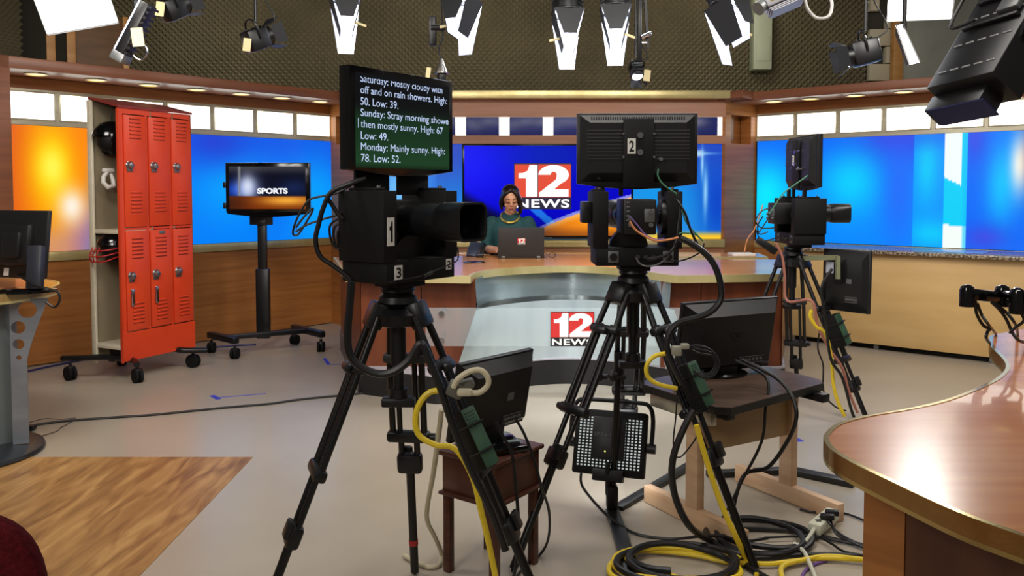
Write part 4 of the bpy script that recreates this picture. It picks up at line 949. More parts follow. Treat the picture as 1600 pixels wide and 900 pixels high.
def remesh(b, vox, sm_=4):
    me = bpy.data.meshes.new('r'); me.from_pydata(b.v, [], b.f); ob = bpy.data.objects.new('r', me); COL.objects.link(ob)
    m = ob.modifiers.new('r', 'REMESH'); m.mode = 'VOXEL'; m.voxel_size = vox
    k = ob.modifiers.new('k', 'SMOOTH'); k.factor = .5; k.iterations = sm_
    me2 = bpy.data.meshes.new_from_object(ob.evaluated_get(bpy.context.evaluated_depsgraph_get()))
    vs = [v.co.copy() for v in me2.vertices]; fs = [tuple(p.vertices) for p in me2.polygons]
    bpy.data.objects.remove(ob, do_unlink=True); bpy.data.meshes.remove(me2); o = MB(); o.raw(vs, fs); return o
def body_parts(g):            # joints: (position, radius); g grows every radius (for clothes)
    A = lambda x, y, z: V((AX + x, AY + y, z))
    torso = [(A(0, .06, .62), (.16 + g, .12 + g)), (A(0, .05, .76), (.125 + g, .095 + g)), (A(0, .03, .90), (.13 + g, .10 + g)), (A(0, .02, 1.02), (.145 + g, .10 + g)), (A(0, .02, 1.09), (.12 + g, .085 + g))]
    return torso, A
pn = thing('person', 'person in a dark green sweater and gold necklace seated at the laptop', 'person', (AX, AY, PZ))
torso, A = body_parts(0)
HC = V((AX + .005, AY - .035, 1.322))           # middle of the head
def loft(b, rows, n=28):             # closed body of stacked ellipses: (centre, half width, half depth)
    P = []
    for k in range(len(rows) - 1):
        for q in range(4):
            t = q / 4.; a, c = rows[k], rows[k + 1]; m = rows[k - 1] if k else a; d = rows[k + 2] if k + 2 < len(rows) else c
            cr = lambda p0, p1, p2, p3: .5 * (2 * p1 + (p2 - p0) * t + (2 * p0 - 5 * p1 + 4 * p2 - p3) * t * t + (3 * p1 - p0 - 3 * p2 + p3) * t ** 3)
            P.append((cr(m[0], a[0], c[0], d[0]), cr(m[1], a[1], c[1], d[1]), cr(m[2], a[2], c[2], d[2])))
    P.append(rows[-1]); vs = []
    for c, rx, ry in P: vs += [c + V((rx * math.cos(2 * PI * k / n), ry * math.sin(2 * PI * k / n), 0)) for k in range(n)]
    N = len(P); fs = [(i * n + k, i * n + (k + 1) % n, (i + 1) * n + (k + 1) % n, (i + 1) * n + k) for i in range(N - 1) for k in range(n)] + [tuple(range(n - 1, -1, -1)), tuple(range((N - 1) * n, N * n))]
    return b.raw(vs, fs)
def limb(b, pts, rs, n=16):          # tapered limb with rounded joints
    Q = spline(pts, 6); R = []
    for k in range(len(pts) - 1): R += [rs[k] + (rs[k + 1] - rs[k]) * q / 6. for q in range(6)]
    R.append(rs[-1]); b.tube(Q, R, n); b.ball(pts[0], rs[0], 14); b.ball(pts[-1], rs[-1], 14); return b
def build_body(b, g, bare):
    loft(b, [(A(0, .06, .56), .17 + g, .13 + g), (A(0, .055, .68), .155 + g, .115 + g), (A(0, .045, .78), .13 + g, .10 + g), (A(0, .03, .92), .148 + g, .108 + g), (A(0, .02, 1.03), .162 + g, .112 + g), (A(0, .03, 1.105), .16 + g, .092 + g), (A(0, .035, 1.15), .118 + g, .07 + g), (A(0, .028, 1.185), .064 + g, .056 + g), (A(0, .022, 1.205), .05 + g, .05 + g)])
    if bare: limb(b, [A(0, .035, 1.1), A(0, .015, 1.18), A(.003, -.008, 1.25)], [.06, .052, .05])
    for s, el, wr in ((-1, A(-.222, .02, .88), A(-.085, -.25, .885)), (1, A(.228, .02, .885), A(.10, -.25, .885))):
        sh = A(s * .16, .035, 1.112); mid = sh.lerp(el, .5) + V((s * .012, 0, 0))
        limb(b, [sh, mid, el], [.052 + g, .044 + g, .037 + g * .9])
        if bare: limb(b, [el, el.lerp(wr, .45), wr], [.038, .035, .024])
        else: limb(b, [el, el.lerp(wr, .16)], [.037 + g * .9, .038 + g * .7])
    if bare:
        for s in (-1, 1):
            limb(b, [A(s * .09, .03, .59), A(s * .11, -.36, .62)], [.085, .06]); limb(b, [A(s * .11, -.36, .62), A(s * .11, -.35, .40), A(s * .11, -.32, .26)], [.058, .052, .036]); limb(b, [A(s * .11, -.32, .24), A(s * .11, -.44, .222)], [.036, .026])
    return b
B = build_body(MB(), 0, True)
# head: skull, jaw, nose, ears; looking down at the laptop
MH = frame(HC, math.radians(0)) @ Mx.Rotation(math.radians(16), 4, 'X') @ Mx.Rotation(math.radians(4), 4, 'Z')
MHr = MH
hb = MB(MHr); hb.ball((0, .012, .03), (.074, .092, .088), 28); hb.ball((0, -.018, -.045), (.055, .064, .068), 24); hb.ball((0, -.058, -.088), (.026, .022, .022), 16)
hb.ball((0, -.072, .018), (.05, .022, .035), 16)
hb.tube([(0, -.085, .012), (0, -.096, -.012), (0, -.104, -.028)], [.009, .011, .014], 10); hb.ball((-.012, -.092, -.03), .009, 10).ball((.012, -.092, -.03), .009, 10)
hb.ball((-.04, -.064, -.03), (.02, .018, .02), 12).ball((.04, -.064, -.03), (.02, .018, .02), 12)
for s in (-1, 1): hb.ball((s * .076, .012, -.012), (.010, .02, .032), 14)
hb.ball((0, -.082, -.056), (.022, .011, .008), 12).ball((0, -.08, -.066), (.018, .011, .008), 12)
B.raw(hb.v, hb.f)
for s in (-1, 1):                                   # hands on the keyboard: palm, four fingers and a thumb each
    W0 = V((AX + s * .08, AY - .26, .882))
    fw = V((-s * .35, -.93, 0)).normalized(); sd = V((fw.y, -fw.x, 0)) * (1 if s < 0 else -1)
    limb(B, [W0 - fw * .03, W0 + fw * .02], [.022, .024]); B.ball(W0 + fw * .03, (.036, .04, .014), 16)
    for k, ln in enumerate((.062, .072, .066, .052)):
        p = W0 + fw * .05 + sd * (.027 - .018 * k)
        limb(B, [p - fw * .02, p + fw * ln * .4 + V((0, 0, .010)), p + fw * ln * .75 + V((0, 0, .002)), p + fw * ln + V((0, 0, -.010))], [.0088, .0085, .0078, .0068], 10)
    p = W0 + sd * .03 + fw * .01
    limb(B, [p - sd * .012, p + sd * .018 + fw * .022, p + sd * .028 + fw * .048 + V((0, 0, -.008))], [.011, .0095, .008], 10)
body = remesh(B, .0055, 3).build('body', SKIN, pn)
body['label'] = 'bare forearms, neck and face'
sw = remesh(build_body(MB(), .012, False), .007, 3).build('sweater', SWEAT, pn)
pt = MB(); loft(pt, [(A(0, .06, .53), .18, .14), (A(0, .06, .60), .185, .145), (A(0, .058, .70), .172, .132)])
for s in (-1, 1): limb(pt, [A(s * .09, .03, .59), A(s * .11, -.36, .62)], [.1, .074]); limb(pt, [A(s * .11, -.36, .62), A(s * .11, -.35, .40), A(s * .11, -.32, .28)], [.073, .066, .055])
remesh(pt, .01, 3).build('trousers', mat('black_cloth', (20, 20, 24), .8), pn)
# hair: parted bob, longer on the screen-right side
hr = MB(MHr)
hr.ball((0, .026, .044), (.086, .098, .088), 32)
hr.ball((0, .06, -.02), (.08, .06, .09), 24)
for k in range(9):
    t = k / 8.; hr.tube([(.012, -.058, .108), (.05 + .012 * t, -.068 + .05 * t, .07), (.082, -.045 + .08 * t, .0), (.09, -.035 + .085 * t, -.06), (.084, -.028 + .085 * t, -.115), (.072, -.022 + .08 * t, -.14 + .02 * t)], [.012, .017, .019, .019, .017, .007], 10)
    hr.tube([(.002, -.056, .108), (-.045 - .012 * t, -.052 + .05 * t, .075), (-.078, -.022 + .075 * t, .02), (-.088, .0 + .06 * t, -.045), (-.08, .012 + .05 * t, -.085), (-.068, .02 + .05 * t, -.1)], [.012, .016, .017, .017, .014, .006], 10)
hair = remesh(hr, .005, 3).build('hair', HAIR, pn)
BROW = mat('brow', (40, 26, 22), .6); LIP = mat('lips', (150, 78, 72), .4); LASH = mat('lash', (24, 16, 16), .6)
for s in (-1, 1):
    MB(MHr).tube([(s * .014, -.0935, .026), (s * .03, -.090, .033), (s * .052, -.074, .026)], [.003, .0038, .002], 8, 0).build('eyebrow', BROW, pn)
    MB(MHr).ball((s * .032, -.083, .004), (.016, .007, .0065), 14).build('eyelid', mat('eyelid', (170, 116, 92), .5), pn)
    MB(MHr).tube([(s * .016, -.0875, -.001), (s * .032, -.0915, -.004), (s * .049, -.083, .0)], .0026, 8, 3).build('eyelash', LASH, pn)
MB(MHr).ball((0, -.09, -.0565), (.021, .006, .006), 14).build('lip', LIP, pn); MB(MHr).ball((0, -.087, -.066), (.018, .007, .007), 14).build('lip', LIP, pn)
nk = [A(.08 * math.sin(t), .014 - .098 * math.cos(t), 1.172 - .052 * math.cos(t)) for t in [2 * PI * k / 20 for k in range(20)]]
MB().tube(nk, .0105, 10, 3, True).build('necklace', NECK, pn)
MB(MHr).ball((-.078, .008, -.05), .007, 10).build('earring', NECK, pn)
ch = thing('office_chair', 'black office chair under the anchor behind the desk', 'chair', (AX, 7.5, PZ))
MB().box((AX, 7.47, .455), (.46, .44, .05), .02).build('seat', BLACKM, ch); MB().box((AX, 7.72, .74), (.38, .05, .4), .02).build('backrest', BLACKM, ch)
MB().cyl((AX, 7.48, PZ + .08), (AX, 7.48, .44), .03).build('gas_post', BLACK, ch); MB().bar((AX, 7.71, .45), (AX, 7.74, .6), .06, .02).build('back_bracket', BLACK, ch)
for k in range(5):
    a = 2 * PI * k / 5; MB().bar((AX, 7.48, PZ + .08), (AX + .26 * math.cos(a), 7.48 + .26 * math.sin(a), PZ + .05), .04, .03).ball((AX + .26 * math.cos(a), 7.48 + .26 * math.sin(a), PZ + .028), .028, 12).build('leg', BLACK, ch)

# ================================================================ left table monitor, right monitor arms
lm = thing('monitor', 'black monitor seen from behind on the left round table', 'monitor', (-2.95, 4.55, .862))
a_, c_ = at(-75, 425, 4.68), at(68, 333, 4.46); x = V((c_.x - a_.x, c_.y - a_.y, 0)); w = x.length; x.normalize(); yb = V((x.y, -x.x, 0)); h = .37
T = basis((a_.x, a_.y, .925), x, (V((0, 0, 1)) - yb * .12).normalized(), yb)
MB(T).box((w / 2, h / 2, 0), (w, h, .03), .006).build('bezel', BLACK, lm); MB(T).box((w / 2, h / 2, -.0155), (w - .03, h - .03, .002)).build('screen', BLACKG, lm)
MB(T).box((w * .66, h * .5, .035), (w * .44, h * .62, .05), .02).build('rear_shell', BLACK, lm); MB(T).box((w * .74, h * .5, .07), (.12, .14, .03), .01).build('hinge_block', BLACK, lm)
q0 = at(54, 440, 4.36); q1 = at(57, 390, 4.40)
b = MB(); b.bar((q0.x, q0.y, .88), (q1.x, q1.y, 1.11), .08, .05, up=(0, 1, 0), bev=.012); b.build('neck', mat('slate_neck', (36, 38, 46), .4), lm)
MB(frame((q0.x - .07, q0.y + .04, .862), .3)).lathe([(0, 0), (.13, 0), (.13, .012), (.1, .02), (0, .022)], 40, Mx.Diagonal((1.15, .8, 1, 1))).build('base', BLACKG, lm)
for u_, v_, s_ in ((.62, .09, .035), (.93, .16, .03)): MB(T).box((w * u_, h * v_, .018), (s_, s_ * 1.2, .003)).build('sticker', WHITE, lm)
o = MB().tube([at(26, 430, 4.5), at(38, 436, 4.38), at(52, 446, 4.3), at(70, 450, 4.28), at(90, 456, 4.3), at(93, 470, 4.3), at(85, 480, 4.3), at(72, 472, 4.3)], .006, 8, 6).build('cable', BLACK); tag(o, 'thin black cable hanging off the left round table edge', 'cable')

ar = thing('monitor_holder', 'glossy black jointed monitor arm over the near right desk', 'monitor arm', (1.72, 2.95, .832))
Yj = 2.85
j1, j2, j3 = at(1511, 462, Yj), at(1566, 462, Yj + .05), at(1589, 470, Yj - .05)
for nm, p, r, hh in (('joint', j1, .024, .075), ('joint', j2, .024, .075), ('joint', j3, .024, .088)):
    b = MB(frame(p)); b.lathe([(0, -hh / 2), (r, -hh / 2), (r, hh * .25), (r * .85, hh * .42), (r * .4, hh * .5), (0, hh * .5)], 28); b.build(nm, BLACKG, ar)
b = MB(); b.bar(j1 + V((0, 0, .005)), j2 + V((0, 0, -.005)), .03, .04, bev=.01); b.build('arm_link', BLACKG, ar)
b = MB(); b.bar(j2 + V((0, 0, .01)), j3 + V((.0, 0, .01)), .03, .03, bev=.01).bar(j3 + V((0, 0, .01)), at(1660, 462, Yj - .08), .03, .04, bev=.01); b.build('arm_link', BLACKG, ar)
pb = at(1640, 520, 2.75); b = MB(); b.cyl((pb.x, pb.y, .832), (pb.x, pb.y, j3.z + .06), .02, n=20); b.lathe([(0, 0), (.06, 0), (.06, .012), (0, .014)], 28, Mx.Translation((pb.x, pb.y, .8322))); b.build('post', BLACKG, ar)
b = MB(); b.tube([at(1590, 482, Yj - .05), at(1600, 500, Yj - .05), at(1586, 512, Yj - .05), at(1578, 520, Yj - .06)], .005, 8, 5); b.build('cable', BLACK, ar)
for pts, lab in (([(1524, 470), (1526, 490), (1536, 508), (1546, 514), (1543, 518), (1541, 528), (1546, 540)], 'black cable looping from the first arm joint behind the desk edge'), ([(1527, 474), (1534, 492), (1545, 508), (1556, 522)], 'black cable from the arm down to the near desk corner'), ([(1549, 472), (1562, 484), (1573, 500), (1582, 520), (1592, 532), (1606, 540)], 'thicker black cable arching from the arm to the near desk'), ([(1556, 476), (1572, 488), (1586, 506), (1590, 524)], 'thin black cable between the two arm joints and the near desk')):
    n_ = len(pts); P = []
    for k, p in enumerate(pts):
        d = .57 * F / max(60, (p[1] - 298)) if k == n_ - 1 and p[1] > 515 else Yj; P.append(at(p[0], p[1], min(d, 3.25)))
    P[-1].z = max(P[-1].z, .836)
    o = MB().tube(P, .0055, 8, 6).build('cable', BLACK); tag(o, lab, 'cable', 'cables of the monitor arm')

# ================================================================ helmets and hung things in the locker
def helmet(name, label, p, yaw, r=.125, mask=None, sticker=False):
    t = thing(name, label, 'helmet', p); M = frame(p, yaw)
    b = bmesh.new(); bmesh.ops.create_uvsphere(b, u_segments=36, v_segments=24, radius=1)
    for v_ in b.verts: v_.co = V((v_.co.x * r * .9, v_.co.y * r * 1.12, v_.co.z * r * (1.0 if v_.co.z > 0 else 1.05)))
    kill = [f for f in b.faces if (f.calc_center_median().y < -r * .35 and f.calc_center_median().z < r * .18) or f.calc_center_median().z < -r * .93]
    bmesh.ops.delete(b, geom=kill, context='FACES')
    bmesh.ops.solidify(b, geom=list(b.faces), thickness=.006)
    m = MB(M); m.bm(b); sh = m.build('shell', BLACKG, t)
    b = MB(M); b.ball((0, .02, -.01), (r * .8, r * .98, r * .85), 20); b.build('padding', BLACKM, t)
    if mask:
        b = MB(M)
        for z_, y_, wd in ((-.02, -r * 1.3, .9), (-.06, -r * 1.42, .9), (-.10, -r * 1.35, .85)):
            b.tube([(-r * wd, -r * .35, z_ * .8 + .01), (-r * .75, y_ * .82, z_), (0, y_, z_ - .005), (r * .75, y_ * .82, z_), (r * wd, -r * .35, z_ * .8 + .01)], .0055, 8, 6)
        for x_ in (-.05, 0, .05): b.tube([(x_ * 1.0, -r * 1.18, .0), (x_, -r * 1.38, -.06), (x_, -r * 1.3, -.105)], .005, 8, 4)
        b.build('face_mask', mask, t)
    if sticker:
        sx = -1 if sticker < 0 else 1
        b = MB(M); b.box((sx * r * .915, .01, .03), (.004, .07, .075), .001, rot=Mx.Rotation(sx * -.25, 3, 'Y')); b.build('decal', STEELTXT, sh); b = MB(M); b.box((sx * r * .925, .01, .03), (.004, .045, .055), .001, rot=Mx.Rotation(sx * -.25, 3, 'Y')); b.build('decal', mat('decal_red', (196, 60, 60), .4), sh)
    return t
MASKR = mat('mask_red', (170, 28, 32), .35)
hp = MK @ V((.085, .17, 1.785)); helmet('helmet', 'glossy black helmet hanging at the top of the open locker', hp, -.75, .128)
MB(frame(hp)).cyl((0, 0, .12), (0, 0, .2), .004).build('hook', BLACK, bpy.data.objects['helmet'] if False else lk)
hp = MK @ V((.105, .175, .985)); helmet('helmet', 'glossy black helmet with a red face mask in the lower locker', hp, -.65, .126, MASKR, -1)
o = MB(MK); o = MB(MK @ Mx.Translation((-.07, .0, .19))); o.tube([(.14, .2, 1.36), (.10, .2, 1.31), (.09, .19, 1.27), (.12, .18, 1.235), (.17, .18, 1.245), (.18, .2, 1.29), (.17, .21, 1.34)], [.014, .016, .017, .018, .018, .016, .012], 10); o.box((.14, .2, 1.36), (.09, .03, .03), .008); o = o.build('jaw_pad', WHITE); tag(o, 'small white jaw pad hanging inside the upper open locker', 'pad')

# ---- dark red chair back at the near left corner
rc = thing('upholstered_chair', 'dark red upholstered chair back at the near left corner', 'chair', (-1.15, 1.35, 0))
REDF = noisy('maroon_cloth', (92, 22, 28), (74, 16, 22), (90, 90, 90), .9, spec=.1, bump=.3)
Tc = basis((-1.04, 1.5, .36), V((.93, .36, 0)).normalized(), (0, 0, 1), V((.36, -.93, 0)).normalized())
b = MB(Tc); pr = [(.245 * math.copysign(abs(math.cos(t)) ** .55, math.cos(t)) - .08, .215 + .235 * math.copysign(abs(math.sin(t)) ** .7, math.sin(t))) for t in [2 * PI * k / 48 for k in range(48)]]
b.prism(pr, -.035, .035, bev=.022); b.build('backrest', REDF, rc)
b = MB(Tc); b.box((-.08, .02, -.25), (.46, .08, .44), .03); b.build('seat', REDF, rc)
for sx in (-.27, .11):
    for sy in (-.06, -.43): MB(Tc).cyl((sx, .0, sy), (sx, -.36, sy), .014, n=12).build('leg', BLACKP, rc)
# ================================================================ lamps hanging from the grid
TAG = mat('paper_tag', (226, 210, 160), .7)
grid = thing('lighting_grid', 'black pipe lighting grid under the ceiling', 'lighting grid', (0, 4.5, 3.75))
for y in (2.4, 3.6, 4.6, 5.8, 7.0, 8.6): MB().cyl((-5, y, 3.75), (5, y, 3.75), .024, n=14).build('pipe', BLACKP, grid)
for x in (-3, 0, 3): MB().cyl((x, 1.6, 3.80), (x, 9.2, 3.80), .024, n=14).build('pipe', BLACKP, grid)
DOORIN = mat('barn_door_pale', (205, 210, 224), .4, .2); DOOROUT = mat('barn_door_dark', (32, 33, 37), .5, .2)
def hang(t, top, p):             # hanger rod and clamp up to the grid
    b = MB(); b.cyl((top.x, top.y, p.z), (top.x, top.y, 3.75), .011, n=10); b.box((top.x, top.y, 3.74), (.06, .06, .09), .008); b.build('hanger', BLACKP, t)
def barn_lamp(px, py, Y, size, tilt, spin, label, power=0, tgt=None, tagside=1, lens=26, dl=(.72, 1.4, 1.05, 1.05), cone=None):
    # a spotlight with four flaps; px,py: middle of the lamp mouth; local -z is where it points
    p = at(px, py, Y); M = Mx.Translation(p) @ Mx.Rotation(spin, 4, 'Z') @ Mx.Rotation(tilt, 4, 'X')
    t = thing('studio_spotlight', label, 'studio light', p, 0, 'barn door spotlights')
    s = size
    b = MB(M); b.lathe([(0, s * 1.55), (s * .36, s * 1.5), (s * .5, s * 1.2), (s * .52, s * .1), (s * .56, s * .06), (s * .56, 0), (s * .47, 0), (s * .47, s * .12)], 28)
    for k in range(5): b.lathe([(s * .5, s * (.35 + .17 * k)), (s * .545, s * (.37 + .17 * k)), (s * .5, s * (.42 + .17 * k))], 24)
    b.build('housing', BLACKP, t)
    b = MB(M); b.lathe([(0, s * .08), (s * .45, s * .11), (s * .45, s * .13), (0, s * .13)], 24); b.build('lens', glow('lamp_lens', (236, 240, 255), lens), t)
    a = s * .52
    for k, (L_, fl) in enumerate(zip(dl, (.06, .04, -.24, -.24))):
        R = Mx.Rotation([0, PI, PI / 2, -PI / 2][k], 4, 'Z'); Ls = s * 1.25 * L_; o_ = a + math.sin(fl) * Ls; zz = -math.cos(fl) * Ls; w0, w1 = a * .95, a * (.42, .5, .6, .6)[k]
        q = [R @ V(v) for v in ((-w0, -a, 0), (w0, -a, 0), (w1, -o_, zz), (-w1, -o_, zz))]
        b = MB(M); n = (q[1] - q[0]).cross(q[2] - q[0]).normalized() * .004
        b.raw(q + [v + n for v in q], [(3, 2, 1, 0), (4, 5, 6, 7)] + [(i, (i + 1) % 4, 4 + (i + 1) % 4, 4 + i) for i in range(4)])
        b.m = [0, 0, 1, 1, 1, 1]
        ctr = (q[0] + q[2]) / 2; inn = n.dot(-ctr + V((0, 0, ctr.z)))
        b.m = [1, 0, 1, 1, 1, 1] if inn > 0 else [0, 1, 1, 1, 1, 1]
        b.build('barn_door', [DOORIN, DOOROUT], t)
    top = M @ V((0, 0, s * 2.0)); mid = M @ V((0, 0, s * .8)); side = M.to_3x3() @ V((1, 0, 0)); up = V((0, 0, 1))
    b = MB(); b.tube([mid + side * s * .6, mid + side * s * .66 + up * s * .5, mid + side * s * .4 + up * s * 1.3, mid + up * s * 1.4, mid - side * s * .4 + up * s * 1.3, mid - side * s * .66 + up * s * .5, mid - side * s * .6], .009, 8, 4); b.build('yoke', BLACKP, t)
    hang(t, mid, mid + up * s * 1.4)
    q = M @ V((tagside * s * .44, -s * .1, -s * .95)); b = MB(frame(q, .4)); b.box((0, 0, 0), (.09, .006, .016), .001, rot=Mx.Rotation(.25 * tagside, 3, 'Y')); b.build('door_clip', TAG, t)
    if power: 
        l = spot('spot_beam', M @ V((0, 0, -.02)), tgt, power, 70, (.9, .94, 1)); l.parent = None
    return t
barn_lamp(540, -4, 5.6, .2, math.radians(-12), .25, 'barn door spotlight leftmost over the anchor, above the weather script screen', 30, (-.4, 7.5, .9), 1)
barn_lamp(722, -2, 5.6, .2, math.radians(-12), -.5, 'barn door spotlight hanging above the blue panel just right of the script screen', 30, (.3, 7.5, 1), -1)
barn_lamp(887, 22, 5.4, .19, math.radians(-12), .05, 'barn door spotlight with pointed bright mouth left of the pair above the number 2 screen', 30, (.2, 7.4, 1), -1)
barn_lamp(962, 16, 5.4, .19, math.radians(-12), -.1, 'barn door spotlight with bright mouth right of the pair above the number 2 screen', 30, (.6, 6.6, .6), 1)
barn_lamp(1135, 8, 5.2, .2, math.radians(-20), .7, 'tilted barn door spotlight before the pale conduit box', 30, (1.5, 7.6, 1), 1)

def soft_lamp(name, label, quad, Y0, depth, power, tgt, strength=6):
    P = [at(px, py, Y) for px, py, Y in quad]; c = sum(P, V()) / 4; n = (P[1] - P[0]).cross(P[3] - P[0]).normalized()
    if n.dot(V((0, 0, CH)) - c) < 0: n = -n
    t = thing(name, label, 'studio light', c)
    b = MB(); Q = [c + (p - c) * .8 - n * depth for p in P]; b.raw(P + Q, [(0, 1, 5, 4), (1, 2, 6, 5), (2, 3, 7, 6), (3, 0, 4, 7), (4, 5, 6, 7)]); b.build('hood', BLACKP, t)
    b = MB(); R = [c + (p - c) * .985 - n * .012 for p in P]; b.raw(R, [(0, 1, 2, 3)]); b.build('lit_face', glow('soft_face', (255, 252, 244), strength), t)
    hang(t, c - n * depth, c - n * depth)
    l = area('soft_light', c + n * .02, tgt, .4, .4, power); return t
soft_lamp('soft_light_bank', 'large glaring white soft light at the top left corner', [(74, 56, 3.5), (186, 37, 3.6), (150, -70, 3.35), (30, -60, 3.3)], 3.5, .15, 20, (-2.5, 6.5, .8))
soft_lamp('soft_light_bank', 'glaring white soft light beside the black lamp at the top right', [(1386, 34, 6.6), (1488, 30, 6.7), (1500, -60, 6.4), (1390, -60, 6.4)], 6.6, .2, 30, (2.2, 3.0, .4), 9)
soft_lamp('strip_light', 'slim glowing strip light hanging right of the glaring top right soft light', [(1400, 38, 4.4), (1410, 34, 4.4), (1438, 96, 4.3), (1422, 100, 4.3)], 4.3, .06, 0, (2, 6, 0), 4)
def led_strip():
    t = thing('strip_light', 'tilted black LED strip lamp with a paper tag near the top left', 'studio light', at(205, 45, 4.2))
    a_, c_ = at(192, 84, 4.2), at(233, 6, 4.2); ax = (c_ - a_); L = ax.length; ax.normalize(); x = ax.cross(V((0, 1, 0))).normalized(); y = ax.cross(x)
    T = basis((a_ + c_) / 2, x, y, ax)
    b = MB(T); b.box((0, 0, 0), (.05, .1, L), .008)
    for k in range(10): b.box((-.03, 0, -L * .45 + L * .1 * k), (.02, .09, .012))
    b.build('housing', BLACKP, t); MB(T).box((.029, -.01, 0), (.006, .11, L * .96), .002).build('lit_face', glow('strip_face', (226, 230, 255), 6), t)
    MB(T).box((.0, 0, -L / 2 - .02), (.07, .1, .05), .01).build('end_cap', GREY, t)
    b = MB(T); b.tube([(-.03, 0, -L * .42), (-.09, 0, -L * .45), (-.1, 0, -L * .25), (-.04, 0, -L * .12)], .006, 8, 5); b.build('handle', CHROME, t)
    q = at(215, 58, 4.12); MB(frame(q, .2)).box((0, 0, 0), (.055, .003, .09), rot=Mx.Rotation(-.1, 3, 'Y')).build('paper_tag', TAG, t)
    hang(t, (a_ + c_) / 2, (a_ + c_) / 2); return t
led_strip()
def small_lamp(px, py, Y, s, rz, tilt, label, lit=False, tagpx=None, hx=0):
    p = at(px, py, Y); t = thing('fresnel_lamp', label, 'studio light', p, 0, None); M = Mx.Translation(p) @ Mx.Rotation(rz, 4, 'Z') @ Mx.Rotation(tilt, 4, 'X')
    b = MB(M); b.box((0, 0, 0), (s * .9, s * 1.1, s), s * .12); b.cyl((0, -s * .5, 0), (0, -s * .75, 0), s * .42, s * .46, n=24)
    for k in range(5): b.box((0, s * (-.3 + .15 * k), s * .52), (s * .8, s * .03, s * .08))
    b.build('housing', BLACKP, t)
    b = MB(M); b.cyl((0, -s * .745, 0), (0, -s * .76, 0), s * .4, n=24); b.build('lens', glow('lens_white', (240, 244, 255), 10) if lit else BLACKG, t)
    for k in range(4):
        R = Mx.Rotation(k * PI / 2, 4, 'Y'); q = [R @ V(v) for v in ((-s * .4, -s * .75, s * .44), (s * .4, -s * .75, s * .44), (s * .5, -s * 1.25, s * .7), (-s * .5, -s * 1.25, s * .7))]
        MB(M).plate(q, .004).build('barn_door', DOOROUT, t)
    b = MB(M); b.tube([(s * .5, 0, 0), (s * .56, 0, s * .5), (s * .3, 0, s * .9), (-s * .3, 0, s * .9), (-s * .56, 0, s * .5), (-s * .5, 0, 0)], .007, 8, 4); b.build('yoke', BLACKP, t)
    hang(t, p, p + V((0, 0, s * .9)))
    b = MB(); b.tube([p + V((s * .2, 0, s * .5)), p + V((s * .9, 0, s * 1.0)), p + V((s * .3, 0, s * 2.2)), p + V((s * .05, 0, s * 3.5))], .005, 8, 6); b.build('cable', BLACK, t)
    if tagpx:
        q = at(tagpx[0], tagpx[1], Y - .12); MB(frame(q, .1)).box((0, 0, 0), (.05, .003, .085), rot=Mx.Rotation(.12, 3, 'Y')).build('paper_tag', TAG, t)
    return t
small_lamp(270, 14, 5.2, .13, PI * .8, -.5, 'small unlit black lamp with a paper tag, beside the tilted strip lamp', False, (250, 14))
small_lamp(400, 62, 5.6, .14, PI * .75, -.4, 'unlit black lamp with a white numbered tag left of the script screen', False, (386, 70))
small_lamp(993, 108, 6.4, .1, .2, .95, 'small lit lamp with a tag low between the center barn door spotlights', True, (1011, 118))
small_lamp(1352, 82, 5.6, .16, -1.75, .25, 'lit black lamp shining left in front of the pale block wall', True)
b = thing('bell_lamp', 'small hanging work lamp with a ribbed silver bell shade', 'lamp', at(690, 105, 5.8)); p = at(690, 108, 5.8)
MB(frame(p)).lathe([(.012, .07), (.018, .055), (.026, .03), (.045, -.01), (.05, -.03), (.045, -.03), (.02, .03)], 24).build('shade', mat('ribbed_silver', (176, 170, 158), .25, .9), b)
MB(frame(p)).lathe([(0, -.04), (.03, -.03), (.034, -.055), (.026, -.09), (0, -.095)], 20).build('socket', BLACK, b)
m = MB(); m.tube([p + V((0, 0, .07)), p + V((-.02, 0, .14)), p + V((.01, 0, .24)), p + V((0, 0, .5)), V((p.x, p.y, 3.75))], .006, 8, 5); m.build('cord', BLACK, b)
m = MB(); m.tube([p + V((.02, 0, -.09)), p + V((.035, 0, -.12)), p + V((.06, 0, -.105)), p + V((.058, 0, -.08))], .004, 8, 4); m.build('hook', GREY, b)
q = at(669, 114, 5.75); MB(frame(q)).box((0, 0, 0), (.03, .003, .075), rot=Mx.Rotation(.15, 3, 'Y')).build('paper_tag', TAG, b)
m = MB(); m.bar(p + V((-.06, 0, .16)), p + V((-.06, 0, .36)), .05, .05, bev=.008).cyl(p + V((-.07, -.02, .28)), p + V((.03, -.02, .28)), .02, n=14); m.build('clamp', BLACKP, b)
# clamp with a silver knob above the small lit lamp
b = thing('pipe_clamp', 'black pipe clamp with a silver knob hanging under the center spotlights', 'clamp', at(1005, 55, 6.3)); p = at(1006, 55, 6.3)
m = MB(); m.bar(p + V((-.03, 0, -.2)), p + V((-.03, 0, .3)), .03, .03, bev=.004).bar(p + V((.03, 0, -.1)), p + V((.0, 0, .4)), .025, .02); m.cyl((p.x - .02, p.y, p.z + .2), (p.x - .02, p.y, 3.75), .011, n=10); m.build('bracket', BLACKP, b)
m = MB(); m.cyl(p + V((-.02, -.03, -.02)), p + V((.03, -.05, .0)), .018, n=16).ball(p + V((.035, -.052, .002)), .02, 14).bar(p + V((-.02, -.03, -.06)), p + V((.02, -.03, -.06)), .01, .01); m.build('knob', CHROME, b)
